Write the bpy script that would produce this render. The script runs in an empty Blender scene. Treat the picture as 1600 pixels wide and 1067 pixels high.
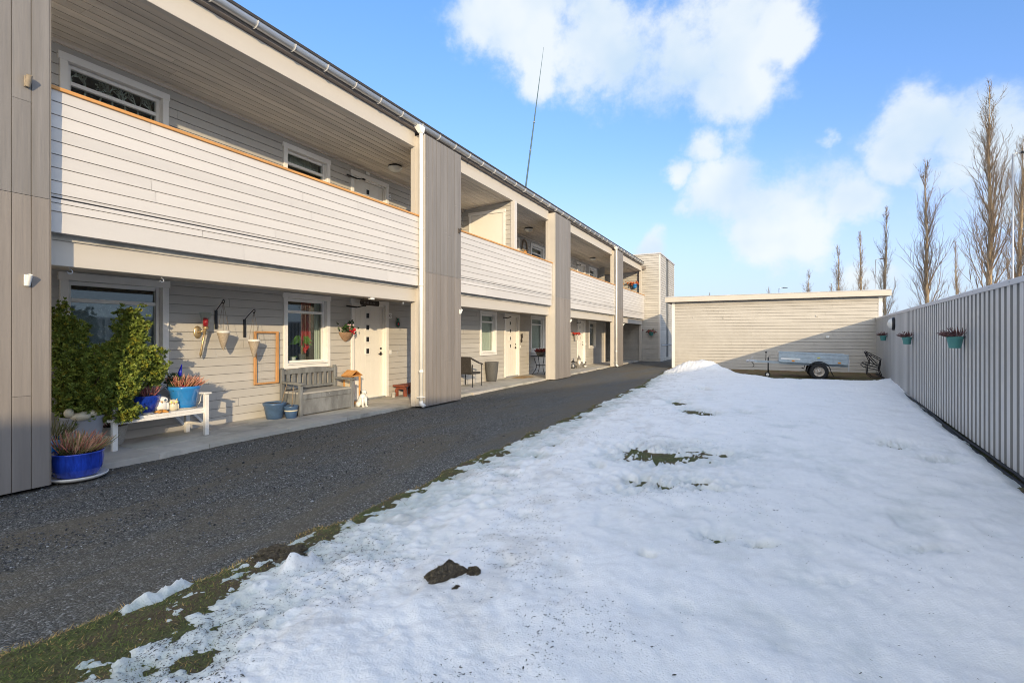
# light settings
SKY_AIR,SKY_DUST,SKY_OZ=1.0,.3,1.5
SKY_STR=.15; SKY_TINT=(.585,.815,1.05); SKY_LOW=(.57,.635,.90); SUN_E=2.0; SUN_C=(.95,.75,.47); EXPO=1.17
CLOUD0=(1.95,2.4,2.85); CLOUD1=(2.75,2.92,3.0); HAZE=(1.92,2.32,2.9); HAZE_F=.92; CL_B=(7.2,7.0,6.4)
import bpy, bmesh, math, random
import numpy as np
from mathutils import Vector, Matrix
random.seed(7); rng = np.random.default_rng(11)
scene = bpy.context.scene
COL = scene.collection
R = math.radians
# ------------------------------------------------------------------ camera model (survey of the place)
CAMZ = 1.5; FOC = 770.0; U0 = 800.0; V0 = 526.0; TH = math.atan2(390.0, FOC)
SN, CS = math.sin(TH), math.cos(TH)
def ray(px, py):
    a = (px-U0)/FOC; b = (V0-py)/FOC
    return Vector((a*CS-SN, a*SN+CS, b))
def W(px, py, X=None, Y=None, Z=None):
    d = ray(px, py)
    if X is not None: t = X/d.x
    elif Y is not None: t = Y/d.y
    else: t = (Z-CAMZ)/d.z
    return Vector((d.x*t, d.y*t, CAMZ+d.z*t))
# ------------------------------------------------------------------ materials
def mat(name, base, rough=.6, var=.08, vs=6.0, bump=0.0, bs=40.0, bd=.004, metal=0.0, spec=.3, stretch=(1,1,1),
        tint=None, ts=1.5, tt=(.45,.62), vc=True, coat=0.0, emit=None):
    m = bpy.data.materials.new(name); m.use_nodes = True
    nt = m.node_tree; N = nt.nodes; L = nt.links
    b = N['Principled BSDF']
    b.inputs['Roughness'].default_value = rough; b.inputs['Metallic'].default_value = metal
    b.inputs['Specular IOR Level'].default_value = spec
    b.inputs['Coat Weight'].default_value = coat
    tc = N.new('ShaderNodeTexCoord'); mp = N.new('ShaderNodeMapping'); mp.inputs['Scale'].default_value = stretch
    L.new(tc.outputs['Object'], mp.inputs['Vector'])
    n = N.new('ShaderNodeTexNoise'); n.inputs['Scale'].default_value = vs; n.inputs['Detail'].default_value = 6; n.inputs['Roughness'].default_value = .65
    L.new(mp.outputs[0], n.inputs['Vector'])
    mr = N.new('ShaderNodeMapRange'); mr.inputs[1].default_value = .3; mr.inputs[2].default_value = .7
    mr.inputs[3].default_value = 1-var; mr.inputs[4].default_value = 1+var
    L.new(n.outputs['Fac'], mr.inputs[0])
    mul = N.new('ShaderNodeMix'); mul.data_type = 'RGBA'; mul.blend_type = 'MULTIPLY'; mul.inputs[0].default_value = 1
    mul.inputs[6].default_value = (*base, 1)
    L.new(mr.outputs[0], mul.inputs[7])
    out = mul.outputs[2]
    if tint is not None:
        n2 = N.new('ShaderNodeTexNoise'); n2.inputs['Scale'].default_value = ts; n2.inputs['Detail'].default_value = 7; n2.inputs['Roughness'].default_value = .62
        L.new(mp.outputs[0], n2.inputs['Vector'])
        m2 = N.new('ShaderNodeMapRange'); m2.inputs[1].default_value = tt[0]; m2.inputs[2].default_value = tt[1]
        L.new(n2.outputs['Fac'], m2.inputs[0])
        mx = N.new('ShaderNodeMix'); mx.data_type = 'RGBA'
        L.new(m2.outputs[0], mx.inputs[0]); L.new(out, mx.inputs[6]); mx.inputs[7].default_value = (*tint, 1)
        out = mx.outputs[2]
    if vc:
        at = N.new('ShaderNodeAttribute'); at.attribute_name = 'col'
        m3 = N.new('ShaderNodeMix'); m3.data_type = 'RGBA'; m3.blend_type = 'MULTIPLY'; m3.inputs[0].default_value = 1
        L.new(out, m3.inputs[6]); L.new(at.outputs['Color'], m3.inputs[7]); out = m3.outputs[2]
    L.new(out, b.inputs['Base Color'])
    if bump:
        nb = N.new('ShaderNodeTexNoise'); nb.inputs['Scale'].default_value = bs; nb.inputs['Detail'].default_value = 5
        L.new(mp.outputs[0], nb.inputs['Vector'])
        bp = N.new('ShaderNodeBump'); bp.inputs['Strength'].default_value = bump; bp.inputs['Distance'].default_value = bd
        L.new(nb.outputs['Fac'], bp.inputs['Height']); L.new(bp.outputs[0], b.inputs['Normal'])
    if emit:
        b.inputs['Emission Color'].default_value = (*emit, 1); b.inputs['Emission Strength'].default_value = 1
    return m
M = {}
M['siding'] = mat('beige_siding_paint', (.48,.458,.422), .55, .05, 3, .25, 60, .002, stretch=(1,.12,1), tint=(.44,.415,.378), ts=1.2, tt=(.52,.75))
M['panel'] = mat('pale_panel_paint', (.60,.575,.55), .5, .04, 3, .2, 60, .002, stretch=(1,.12,1), tint=(.55,.525,.50), ts=1.2, tt=(.55,.75))
M['beam'] = mat('cream_beam_paint', (.56,.52,.465), .5, .04, 3, .2, 50, .002, stretch=(1,.1,1))
M['pier'] = mat('taupe_board_stain', (.232,.219,.212), .65, .12, 9, .8, 30, .004, stretch=(1,1,.07), tint=(.205,.192,.182), ts=4, tt=(.5,.7))
M['pierlow'] = mat('taupe_board_stain_lower', (.258,.232,.212), .65, .12, 9, .8, 30, .004, stretch=(1,1,.07), tint=(.22,.198,.182), ts=4, tt=(.5,.7))
M['ceil'] = mat('grey_stained_ceiling_boards', (.66,.59,.50), .6, .15, 7, .4, 30, .003, stretch=(1,.07,1), tint=(.50,.45,.39), ts=3, tt=(.5,.72))
M['white'] = mat('white_trim_paint', (.80,.78,.745), .4, .03, 4, .12, 40, .002)
M['door'] = mat('white_door_paint', (.80,.77,.71), .35, .02, 4)
M['pine'] = mat('oiled_pine', (.60,.30,.10), .5, .22, 12, .3, 30, .002, stretch=(1,.1,1))
M['pine2'] = mat('varnished_pine_frame', (.52,.27,.11), .5, .25, 14, .3, 30, .002, stretch=(1,1,.2))
M['gutter'] = mat('galvanised_steel', (.50,.52,.54), .38, .12, 5, metal=.75, spec=.5, stretch=(1,.1,1))
M['pipewhite'] = mat('white_steel_pipe', (.82,.82,.80), .35, .03, 4)
M['roof'] = mat('dark_roof_felt', (.06,.06,.065), .8, .2, 8)
M['soffit'] = mat('brown_soffit_paint', (.24,.21,.19), .6, .08, 6, stretch=(1,.1,1))
M['dark'] = mat('black_painted_metal', (.018,.018,.02), .4, .1, 10)
M['blackrub'] = mat('black_rubber', (.022,.022,.024), .75, .25, 30, .3, 60)
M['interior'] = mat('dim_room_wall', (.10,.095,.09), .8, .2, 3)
M['curtw'] = mat('white_curtain', (.62,.64,.60), .8, .1, 12, stretch=(1,6,.4))
M['blind'] = mat('pale_blue_blind', (.32,.37,.43), .7, .25, 6, stretch=(1,1,1), tint=(.55,.6,.66), ts=38, tt=(.56,.66))
M['curtr'] = mat('red_curtain', (.34,.02,.025), .8, .25, 14, stretch=(1,8,.3))
M['fence'] = mat('grey_coated_steel_sheet', (.56,.56,.55), .45, .06, 3, .05, 20, metal=.0, spec=.4, stretch=(1,1,.3), tint=(.48,.48,.475), ts=.8, tt=(.5,.7))
M['cap'] = mat('grey_steel_flashing', (.50,.505,.53), .42, .06, 5, spec=.45)
M['concrete'] = mat('concrete_slabs', (.48,.455,.41), .8, .1, 5, .5, 90, .002, tint=(.30,.285,.25), ts=1.6, tt=(.52,.68))
M['blue1'] = mat('cobalt_glaze', (.012,.05,.42), .12, .45, 5, spec=.5, coat=.6, stretch=(1,1,.25), tint=(.005,.02,.16), ts=9, tt=(.5,.7))
M['blue2'] = mat('sky_blue_glaze', (.03,.24,.62), .2, .12, 5, spec=.5, coat=.4)
M['blue3'] = mat('slate_blue_glaze', (.06,.11,.2), .3, .25, 8, spec=.5)
M['blueglass'] = mat('blue_glass', (.01,.015,.45), .1, .1, 5, spec=.6, coat=.5)
M['greypot'] = mat('fluted_grey_plastic', (.36,.38,.43), .6, .08, 6)
M['darkpot'] = mat('anthracite_plastic', (.10,.10,.10), .55, .2, 30, .3, 80)
M['teal'] = mat('teal_plastic', (.08,.25,.235), .45, .06, 6)
M['wicker'] = mat('whitewashed_wicker', (.46,.44,.41), .8, .25, 30, .8, 60, .006, stretch=(1,1,3))
M['wickbrown'] = mat('brown_wicker', (.36,.30,.235), .8, .35, 30, .8, 60, .006, stretch=(1,1,3))
M['wickdark'] = mat('dark_wicker', (.05,.045,.042), .6, .35, 40, .6, 60, .006)
M['soil'] = mat('peat', (.035,.027,.02), .95, .4, 40, .8, 80, .01)
M['leaf'] = mat('foliage', (1,1,1), .5, .25, 30, spec=.25)
M['stem'] = mat('brown_stem', (.11,.075,.05), .8, .25, 20)
M['greywood'] = mat('weathered_grey_wood', (.165,.17,.172), .7, .3, 6, .5, 40, .003, stretch=(1,1,.4), tint=(.26,.27,.275), ts=3.5, tt=(.5,.68))
M['benchseat'] = mat('bleached_seat_wood', (.40,.385,.35), .7, .2, 8, .3, 40, .002, stretch=(1,.15,1))
M['benchwhite'] = mat('white_bench_paint', (.78,.76,.72), .5, .06, 8, .15, 40, .002)
M['redwood'] = mat('red_stained_wood', (.23,.068,.04), .6, .25, 8, .3, 40, .003, stretch=(1,.2,1))
M['gold'] = mat('aged_gold', (.55,.42,.24), .35, .2, 12, metal=.8)
M['redglass'] = mat('red_glass', (.40,.02,.03), .12, .1, 4, spec=.6, coat=.6)
M['brick'] = mat('woven_bark', (.30,.19,.12), .7, .25, 14, .4, 60)
M['ceramic'] = mat('white_ceramic', (.74,.73,.70), .25, .06, 12, spec=.5, coat=.3)
M['cream'] = mat('cream_ceramic', (.62,.56,.42), .35, .08, 12, spec=.5)
M['orange'] = mat('orange_shell', (.50,.25,.07), .6, .3, 18, .4, 50)
M['stone'] = mat('grey_stone', (.42,.41,.39), .85, .25, 18, .6, 50, .006)
M['greyfig'] = mat('grey_cast_figure', (.20,.19,.18), .7, .3, 20, .4, 60)
M['galv'] = mat('galvanised_trailer_sheet', (.40,.47,.52), .45, .16, 7, metal=.25, spec=.45)
M['tyre'] = mat('tyre_rubber', (.028,.029,.031), .8, .2, 20, .3, 60)
M['rim'] = mat('rusty_white_rim', (.52,.48,.43), .55, .12, 12, tint=(.30,.17,.09), ts=16, tt=(.5,.66))
M['amber'] = mat('amber_reflector', (.80,.30,.02), .25, .1, 20, spec=.5)
M['yellow'] = mat('yellow_sticker', (.75,.68,.12), .5, .05, 10)
M['bark'] = mat('poplar_bark', (.38,.29,.185), .85, .3, 6, .6, 20, stretch=(1,1,.3))
M['twig'] = mat('poplar_twigs', (.225,.17,.12), .8, .25, 4)
M['mast'] = mat('painted_fibreglass', (.07,.13,.17), .5, .1, 4)
M['lampglass'] = mat('opal_lamp_glass', (.70,.69,.64), .25, .05, 6, spec=.5)
M['cord'] = mat('jute_cord', (.25,.19,.13), .9, .2, 30)
M['plaster'] = mat('neighbour_render', (.55,.52,.48), .8, .08, 3)
M['tile'] = mat('neighbour_roof_tile', (.10,.06,.05), .8, .2, 8)
M['coir'] = mat('coir_mat', (.32,.22,.12), .95, .25, 60, .6, 90)
M['signdark'] = mat('dark_sign_wood', (.05,.042,.038), .6, .3, 12)
M['signwhite'] = mat('white_enamel', (.80,.80,.78), .3, .02, 6)
M['ink'] = mat('black_ink', (.02,.02,.02), .5, vc=False)
M['inkpale'] = mat('faded_paint', (.30,.27,.25), .7, vc=False)
M['dirt'] = mat('dark_litter', (.035,.03,.024), .9, .4, 40)
M['clod'] = mat('soil_clod_roots', (.095,.077,.055), .95, .5, 40, 1.0, 90, .02, tint=(.20,.165,.10), ts=45, tt=(.55,.66))
M['ground'] = mat('winter_ground', (.09,.085,.05), .95, .3, .5, tint=(.6,.62,.66), ts=.12, tt=(.45,.55))
M['lawn'] = mat('winter_turf', (.085,.095,.036), .95, .4, 14, 1.0, 50, .02, tint=(.105,.078,.048), ts=3.0, tt=(.45,.6))
M['snow'] = mat('old_snow', (.89,.89,.885), .6, .035, 22, .5, 95, .014, spec=.25)
M['pebble'] = mat('crushed_stone', (1,1,1), .7, .2, 30)

def glass_mat():
    m = bpy.data.materials.new('window_glass'); m.use_nodes = True
    nt = m.node_tree; N = nt.nodes; L = nt.links
    N.remove(N['Principled BSDF'])
    t = N.new('ShaderNodeBsdfTransparent'); t.inputs[0].default_value = (.86,.9,.88,1)
    g = N.new('ShaderNodeBsdfGlossy'); g.inputs['Roughness'].default_value = .02; g.inputs[0].default_value = (.9,.95,1,1)
    ge = N.new('ShaderNodeNewGeometry'); dt = N.new('ShaderNodeVectorMath'); dt.operation = 'DOT_PRODUCT'
    L.new(ge.outputs['Normal'], dt.inputs[0]); L.new(ge.outputs['Incoming'], dt.inputs[1])
    ab = N.new('ShaderNodeMath'); ab.operation = 'ABSOLUTE'; L.new(dt.outputs['Value'], ab.inputs[0])
    om = N.new('ShaderNodeMath'); om.operation = 'SUBTRACT'; om.inputs[0].default_value = 1; L.new(ab.outputs[0], om.inputs[1])
    pw = N.new('ShaderNodeMath'); pw.operation = 'POWER'; pw.inputs[1].default_value = 4.2; L.new(om.outputs[0], pw.inputs[0])
    mr = N.new('ShaderNodeMath'); mr.operation = 'MULTIPLY_ADD'; mr.inputs[1].default_value = .85; mr.inputs[2].default_value = .06
    L.new(pw.outputs[0], mr.inputs[0])
    mx = N.new('ShaderNodeMixShader')
    L.new(mr.outputs[0], mx.inputs[0]); L.new(t.outputs[0], mx.inputs[1]); L.new(g.outputs[0], mx.inputs[2])
    L.new(mx.outputs[0], N['Material Output'].inputs[0])
    return m
M['glass'] = glass_mat()

def gravel_mat():
    m = bpy.data.materials.new('crushed_gravel'); m.use_nodes = True
    nt = m.node_tree; N = nt.nodes; L = nt.links; b = N['Principled BSDF']
    b.inputs['Roughness'].default_value = .85; b.inputs['Specular IOR Level'].default_value = .2
    tc = N.new('ShaderNodeTexCoord')
    v = N.new('ShaderNodeTexVoronoi'); v.inputs['Scale'].default_value = 88; L.new(tc.outputs['Object'], v.inputs['Vector'])
    v2 = N.new('ShaderNodeTexVoronoi'); v2.inputs['Scale'].default_value = 190; L.new(tc.outputs['Object'], v2.inputs['Vector'])
    def ramp(src, pts):
        r = N.new('ShaderNodeValToRGB'); e = r.color_ramp.elements
        while len(e) < len(pts): e.new(.5)
        for i,(p,c) in enumerate(pts): e[i].position = p; e[i].color = (*c,1)
        L.new(src, r.inputs[0]); return r.outputs[0]
    sp = N.new('ShaderNodeSeparateColor'); L.new(v.outputs['Color'], sp.inputs[0])
    sp2 = N.new('ShaderNodeSeparateColor'); L.new(v2.outputs['Color'], sp2.inputs[0])
    c1 = ramp(sp.outputs[0], [(0,(.024,.025,.025)),(.4,(.066,.068,.066)),(.75,(.165,.166,.16)),(.93,(.36,.36,.35)),(1,(.70,.70,.68))])
    c2 = ramp(sp2.outputs[0], [(0,(.03,.031,.03)),(.6,(.088,.089,.084)),(1,(.24,.24,.23))])
    mx = N.new('ShaderNodeMix'); mx.data_type='RGBA'; mx.inputs[0].default_value=.5; L.new(c1,mx.inputs[6]); L.new(c2,mx.inputs[7])
    n = N.new('ShaderNodeTexNoise'); n.inputs['Scale'].default_value=.9; n.inputs['Detail'].default_value=8; n.inputs['Roughness'].default_value=.7
    mp = N.new('ShaderNodeMapping'); mp.inputs['Scale'].default_value=(1.4,.35,1); L.new(tc.outputs['Object'],mp.inputs[0]); L.new(mp.outputs[0],n.inputs['Vector'])
    fac = ramp(n.outputs['Fac'], [(.44,(0,0,0)),(.60,(1,1,1))])
    mul = N.new('ShaderNodeMath'); mul.operation='MULTIPLY'; mul.inputs[1].default_value=.72; L.new(fac,mul.inputs[0])
    m2 = N.new('ShaderNodeMix'); m2.data_type='RGBA'; L.new(mul.outputs[0],m2.inputs[0]); L.new(mx.outputs[2],m2.inputs[6]); m2.inputs[7].default_value=(.14,.12,.088,1)
    L.new(m2.outputs[2], b.inputs['Base Color'])
    bp = N.new('ShaderNodeBump'); bp.inputs['Strength'].default_value=.9; bp.inputs['Distance'].default_value=.008; bp.invert=True
    L.new(v.outputs['Distance'], bp.inputs['Height']); L.new(bp.outputs[0], b.inputs['Normal'])
    return m
M['gravel'] = gravel_mat()

# ------------------------------------------------------------------ objects
def tag(o, label=None, cat=None, group=None, kind=None):
    if label: o['label'] = label
    if cat: o['category'] = cat
    if group: o['group'] = group
    if kind: o['kind'] = kind
    return o
def thing(name, label, cat, loc=(0,0,0), rotz=0, group=None):
    o = bpy.data.objects.new(name, None); COL.objects.link(o)
    o.location = loc; o.rotation_euler = (0,0,rotz); o.empty_display_size = .1
    return tag(o, label, cat, group)
def dup(root, loc, rotz=None, label=None, scale=None):
    r = root.copy(); COL.objects.link(r); r.location = loc
    if rotz is not None: r.rotation_euler = (0,0,rotz)
    if scale: r.scale = scale if not isinstance(scale,(int,float)) else (scale,)*3
    if label: r['label'] = label
    for ch in list(root.children):
        c = ch.copy(); COL.objects.link(c); c.parent = r
        for g in list(ch.children):
            d = g.copy(); COL.objects.link(d); d.parent = c
    return r
class MB:
    def __init__(s): s.v=[]; s.f=[]; s.c=[]; s.sm=[]; s.col=(1,1,1); s.smooth=False
    def add(s, vs, fs, sm=None):
        o=len(s.v); s.v.extend([tuple(p) for p in vs])
        for f in fs: s.f.append(tuple(i+o for i in f)); s.c.append(s.col); s.sm.append(s.smooth if sm is None else sm)
        return s
    def box(s, x0,x1,y0,y1,z0,z1):
        if x0>x1:x0,x1=x1,x0
        if y0>y1:y0,y1=y1,y0
        if z0>z1:z0,z1=z1,z0
        v=[(x0,y0,z0),(x1,y0,z0),(x1,y1,z0),(x0,y1,z0),(x0,y0,z1),(x1,y0,z1),(x1,y1,z1),(x0,y1,z1)]
        return s.add(v,[(0,3,2,1),(4,5,6,7),(0,1,5,4),(1,2,6,5),(2,3,7,6),(3,0,4,7)],False)
    def bx(s, c, d, M4=None):     # centre, size, optional matrix
        x,y,z=c; a,b,h=d[0]/2,d[1]/2,d[2]/2
        v=[Vector((x+i*a,y+j*b,z+k*h)) for k in(-1,1) for i,j in((-1,-1),(1,-1),(1,1),(-1,1))]
        if M4: v=[M4@p for p in v]
        return s.add(v,[(0,3,2,1),(4,5,6,7),(0,1,5,4),(1,2,6,5),(2,3,7,6),(3,0,4,7)],False)
    def bar(s, p, q, w, h, up=(0,0,1)):  # rectangular bar between two points
        p=Vector(p); q=Vector(q); d=(q-p).normalized(); u=Vector(up)
        if abs(d.dot(u))>.98: u=Vector((1,0,0))
        a=d.cross(u).normalized(); b=a.cross(d).normalized()
        v=[]
        for e in (p,q):
            for i,j in((-1,-1),(1,-1),(1,1),(-1,1)): v.append(e+a*i*w/2+b*j*h/2)
        return s.add(v,[(0,1,2,3),(7,6,5,4),(0,4,5,1),(1,5,6,2),(2,6,7,3),(3,7,4,0)],False)
    def tube(s, pts, r, n=8, closed=False, cap=True):
        pts=[Vector(p) for p in pts]; m=len(pts)
        rr=r if isinstance(r,(list,tuple)) else [r]*m
        rings=[]; a=None
        for i,p in enumerate(pts):
            if closed: d=pts[(i+1)%m]-pts[i-1]
            else: d=pts[min(i+1,m-1)]-pts[max(i-1,0)]
            d.normalize()
            if a is None:
                a=d.orthogonal().normalized()
            else:
                a=a-d*a.dot(d)
                a=a.normalized() if a.length>1e-6 else d.orthogonal().normalized()
            b=d.cross(a)
            rings.append([p+(a*math.cos(2*math.pi*k/n)+b*math.sin(2*math.pi*k/n))*rr[i] for k in range(n)])
        v=[q for g in rings for q in g]; f=[]
        for i in range(m if closed else m-1):
            j=(i+1)%m
            for k in range(n): f.append((i*n+k,i*n+(k+1)%n,j*n+(k+1)%n,j*n+k))
        if cap and not closed: f.append(tuple(range(n-1,-1,-1))); f.append(tuple((m-1)*n+k for k in range(n)))
        return s.add(v,f,True)
    def lathe(s, prof, c=(0,0,0), n=32, M4=None, flute=0, ecc=(1,1)):
        v=[];f=[];m=len(prof)
        for r,z in prof:
            for k in range(n):
                t=2*math.pi*k/n; q=r*(1+flute*(1 if k%2 else -1))
                p=Vector((c[0]+q*math.cos(t)*ecc[0],c[1]+q*math.sin(t)*ecc[1],c[2]+z)); v.append(M4@p if M4 else p)
        for i in range(m-1):
            for k in range(n): f.append((i*n+k,i*n+(k+1)%n,(i+1)*n+(k+1)%n,(i+1)*n+k))
        return s.add(v,f,True)
    def ball(s, c, r, n=12, m=8, M4=None):
        rx,ry,rz = r if isinstance(r,(tuple,list)) else (r,r,r)
        v=[];f=[]
        for i in range(m+1):
            ph=math.pi*i/m
            for k in range(n):
                t=2*math.pi*k/n
                p=Vector((c[0]+rx*math.sin(ph)*math.cos(t),c[1]+ry*math.sin(ph)*math.sin(t),c[2]+rz*math.cos(ph))); v.append(M4@p if M4 else p)
        for i in range(m):
            for k in range(n): f.append((i*n+k,(i+1)*n+k,(i+1)*n+(k+1)%n,i*n+(k+1)%n))
        return s.add(v,f,True)
    def quad(s,a,b,c,d): return s.add([a,b,c,d],[(0,1,2,3)])
    def build(s, name, m, parent=None, bevel=0, segs=1):
        me=bpy.data.meshes.new(name); me.from_pydata(s.v,[],s.f)
        ca=me.color_attributes.new(name='col',type='FLOAT_COLOR',domain='CORNER')
        arr=np.ones((len(me.loops),4),dtype=np.float32)
        tot=np.array([len(f) for f in s.f]); arr[:,:3]=np.repeat(np.array(s.c,dtype=np.float32).reshape(-1,3),tot,axis=0)
        ca.data.foreach_set('color',arr.ravel())
        me.polygons.foreach_set('use_smooth',np.array(s.sm,dtype=bool))
        me.update()
        if bevel:
            bm=bmesh.new(); bm.from_mesh(me)
            bmesh.ops.remove_doubles(bm,verts=bm.verts,dist=1e-6)
            es=[e for e in bm.edges if len(e.link_faces)==2 and e.calc_face_angle(0)>.6]
            bmesh.ops.bevel(bm,geom=es,offset=bevel,segments=segs,profile=.6,affect='EDGES',clamp_overlap=True)
            bm.to_mesh(me); bm.free()
        if isinstance(m,str): m=M[m]
        me.materials.append(m)
        o=bpy.data.objects.new(name,me); COL.objects.link(o)
        if parent is not None: o.parent=parent
        return o
def bulk(name, V, F, C, m, parent=None, smooth=False):   # numpy mesh: V (n,3), F (m,k), C per face or per vertex (.,3)
    me=bpy.data.meshes.new(name); V=np.asarray(V,dtype=np.float32); F=np.asarray(F,dtype=np.int32); k=F.shape[1]
    me.vertices.add(len(V)); me.vertices.foreach_set('co',V.ravel())
    me.loops.add(F.size); me.loops.foreach_set('vertex_index',F.ravel())
    me.polygons.add(len(F)); me.polygons.foreach_set('loop_start',np.arange(0,F.size,k,dtype=np.int32)); 
    me.polygons.foreach_set('use_smooth',np.full(len(F),smooth,dtype=bool))
    me.update(calc_edges=True)
    ca=me.color_attributes.new(name='col',type='FLOAT_COLOR',domain='CORNER')
    arr=np.ones((F.size,4),dtype=np.float32); C=np.asarray(C,dtype=np.float32)
    if len(C)==len(F) and len(C)!=len(V): arr[:,:3]=np.repeat(C,k,axis=0)
    else: arr[:,:3]=C[F.ravel()]
    ca.data.foreach_set('color',arr.ravel())
    me.materials.append(M[m] if isinstance(m,str) else m)
    o=bpy.data.objects.new(name,me); COL.objects.link(o)
    if parent is not None: o.parent=parent
    return o
def text(name, s, size, loc, rot, m, parent, ext=.0008):
    cu=bpy.data.curves.new(name,'FONT'); cu.body=s; cu.size=size; cu.align_x='CENTER'; cu.align_y='CENTER'; cu.extrude=ext
    o=bpy.data.objects.new(name,cu); COL.objects.link(o); bpy.context.view_layer.update()
    me=bpy.data.meshes.new_from_object(o.evaluated_get(bpy.context.evaluated_depsgraph_get())); me.materials.clear(); me.materials.append(M[m])
    bpy.data.objects.remove(o); o=bpy.data.objects.new(name,me); COL.objects.link(o); o.parent=parent
    o.location=loc; o.rotation_euler=rot; return o

def boards(mb, O, U, V, N, ulen, vlen, pitch, gap=.0075, depth=.02, tilt=.009, holes=(), jit=.045, seg=3.6, v0off=0.0, seed=1):
    """real boards: rows of the given pitch stepping along V, running along U, facing N"""
    O=Vector(O);U=Vector(U);V=Vector(V);N=Vector(N); rd=random.Random(seed)
    flip=U.cross(V).dot(N)<0
    def P(u,v,n): return O+U*u+V*v+N*n
    def q(a,b,c,d):
        mb.add([a,b,c,d],[(3,2,1,0) if flip else (0,1,2,3)],False)
    v=-v0off
    while v<vlen-1e-5:
        lo,hi=max(v,0),min(v+pitch,vlen)
        prof=[(v,tilt),(v+pitch-gap,.001),(v+pitch-gap,-depth),(v+pitch,-depth),(v+pitch,tilt)]
        cuts=sorted({lo,hi}|{h for ho in holes for h in (ho[2],ho[3]) if lo<h<hi})
        us=[0]; u=rd.uniform(.6,seg)
        while u<ulen-.4: us.append(u); u+=rd.uniform(seg*.6,seg*1.4)
        us.append(ulen); cols=[1+rd.uniform(-jit,jit) for _ in us]
        for i in range(len(cuts)-1):
            a,b=cuts[i],cuts[i+1]; mid=(a+b)/2
            iv=[(0,ulen)]
            for ho in holes:
                if ho[2]<mid<ho[3]:
                    nv=[]
                    for s,e in iv:
                        if ho[1]<=s or ho[0]>=e: nv.append((s,e)); continue
                        if ho[0]>s: nv.append((s,ho[0]))
                        if ho[1]<e: nv.append((ho[1],e))
                    iv=nv
            for k in range(len(us)-1):
                cc=cols[k]; mb.col=(cc,cc,cc)
                for s,e in iv:
                    s2,e2=max(s,us[k]),min(e,us[k+1])
                    if e2-s2<1e-4: continue
                    jt=.003 if (k>0 and s2==us[k]) else 0
                    for (va,na),(vb,nb) in zip(prof[:-1],prof[1:]):
                        if vb-va<1e-9:
                            if a-1e-9<=va<=b+1e-9: q(P(s2+jt,va,na),P(e2,va,na),P(e2,va,nb),P(s2+jt,va,nb))
                            continue
                        x0,x1=max(va,a),min(vb,b)
                        if x1-x0<1e-6: continue
                        f=lambda t:(na+(nb-na)*(t-va)/(vb-va))
                        q(P(s2+jt,x0,f(x0)),P(e2,x0,f(x0)),P(e2,x1,f(x1)),P(s2+jt,x1,f(x1)))
        v+=pitch
    mb.col=(1,1,1)
    return mb

# ------------------------------------------------------------------ noise for terrain
def _h(ix,iy,s):
    t=np.sin(ix*127.1+iy*311.7+s*74.7)*43758.5453
    return t-np.floor(t)
def vn(x,y,s=0):
    ix=np.floor(x);iy=np.floor(y);fx=x-ix;fy=y-iy
    fx=fx*fx*fx*(fx*(fx*6-15)+10);fy=fy*fy*fy*(fy*(fy*6-15)+10)
    a=_h(ix,iy,s);b=_h(ix+1,iy,s);c=_h(ix,iy+1,s);d=_h(ix+1,iy+1,s)
    return (a*(1-fx)+b*fx)*(1-fy)+(c*(1-fx)+d*fx)*fy
def fbm(x,y,o=4,s=0,g=.5):
    t=0;a=1;n=0
    for i in range(o):
        t=t+a*vn(x+17.3*i,y-9.1*i,s+i);n+=a;a*=g;x=x*2.03;y=y*2.03
    return t/n
def sst(a,b,x):
    t=np.clip((x-a)/(b-a),0,1); return t*t*(3-2*t)
def grid(name,Xs,Ys,Z,C,m,parent=None,keep=None):
    ny,nx=Z.shape; V=np.stack([Xs,Ys,Z],-1).reshape(-1,3)
    i=np.arange((ny-1)*(nx-1)); r=i//(nx-1); c=i%(nx-1); b=r*nx+c
    F=np.stack([b,b+1,b+nx+1,b+nx],-1)
    if keep is not None:
        k=keep.reshape(-1); F=F[k[F].any(1)]
        used=np.unique(F); mp=np.full(len(V),-1); mp[used]=np.arange(len(used)); F=mp[F]; V=V[used]; C=C.reshape(-1,3)[used]
    else: C=C.reshape(-1,3)
    return bulk(name,V,F,C,m,parent,True)
# ================================================================== APARTMENT BUILDING
PF=-6.28; BAYS=[(2.295,8.37),(9.764,15.69),(17.19,23.83),(24.94,30.42)]
PIERS=[(0.88,2.295),(8.37,9.764),(15.69,17.19),(23.83,24.94)]
XW=-8.0; UP=2.815
bld=thing('apartment_building','long two storey apartment building with beige boards, open balconies and taupe piers','apartment building')
WIN=[(3.0,4.29),(6.30,7.41),(13.52,14.6),(17.37,18.67),(24.6,25.8)]
DOOR=[(8.0,9.2),(15.2,16.37),(22.8,24.0)]
def hole(y0,y1,z0,z1): return (y0+.085,y1-.085,z0+.09,z1-.09)
Y0W,Y1W=-1.5,27.5
ho=[hole(a-Y0W,b-Y0W,.89-.04,2.33-.04) for a,b in WIN]+[(a-Y0W+.085,b-Y0W-.085,0,2.24-.04) for a,b in DOOR]
m=MB(); boards(m,(XW,Y0W,.04),(0,1,0),(0,0,1),(1,0,0),Y1W-Y0W,2.33,.14,holes=ho,seed=3); m.build('ground_floor_wall','siding',bld)
XU=-8.30; KU=8.30/8.0; zu=lambda z:1.5+(z+UP-1.5)*KU
ho=[hole(a*KU-Y0W,b*KU-Y0W,zu(.89)-2.86,zu(2.33)-2.86) for a,b in WIN]+[(a*KU-Y0W+.085,b*KU-Y0W-.085,0,zu(2.33)-.10-2.86) for a,b in DOOR]
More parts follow.
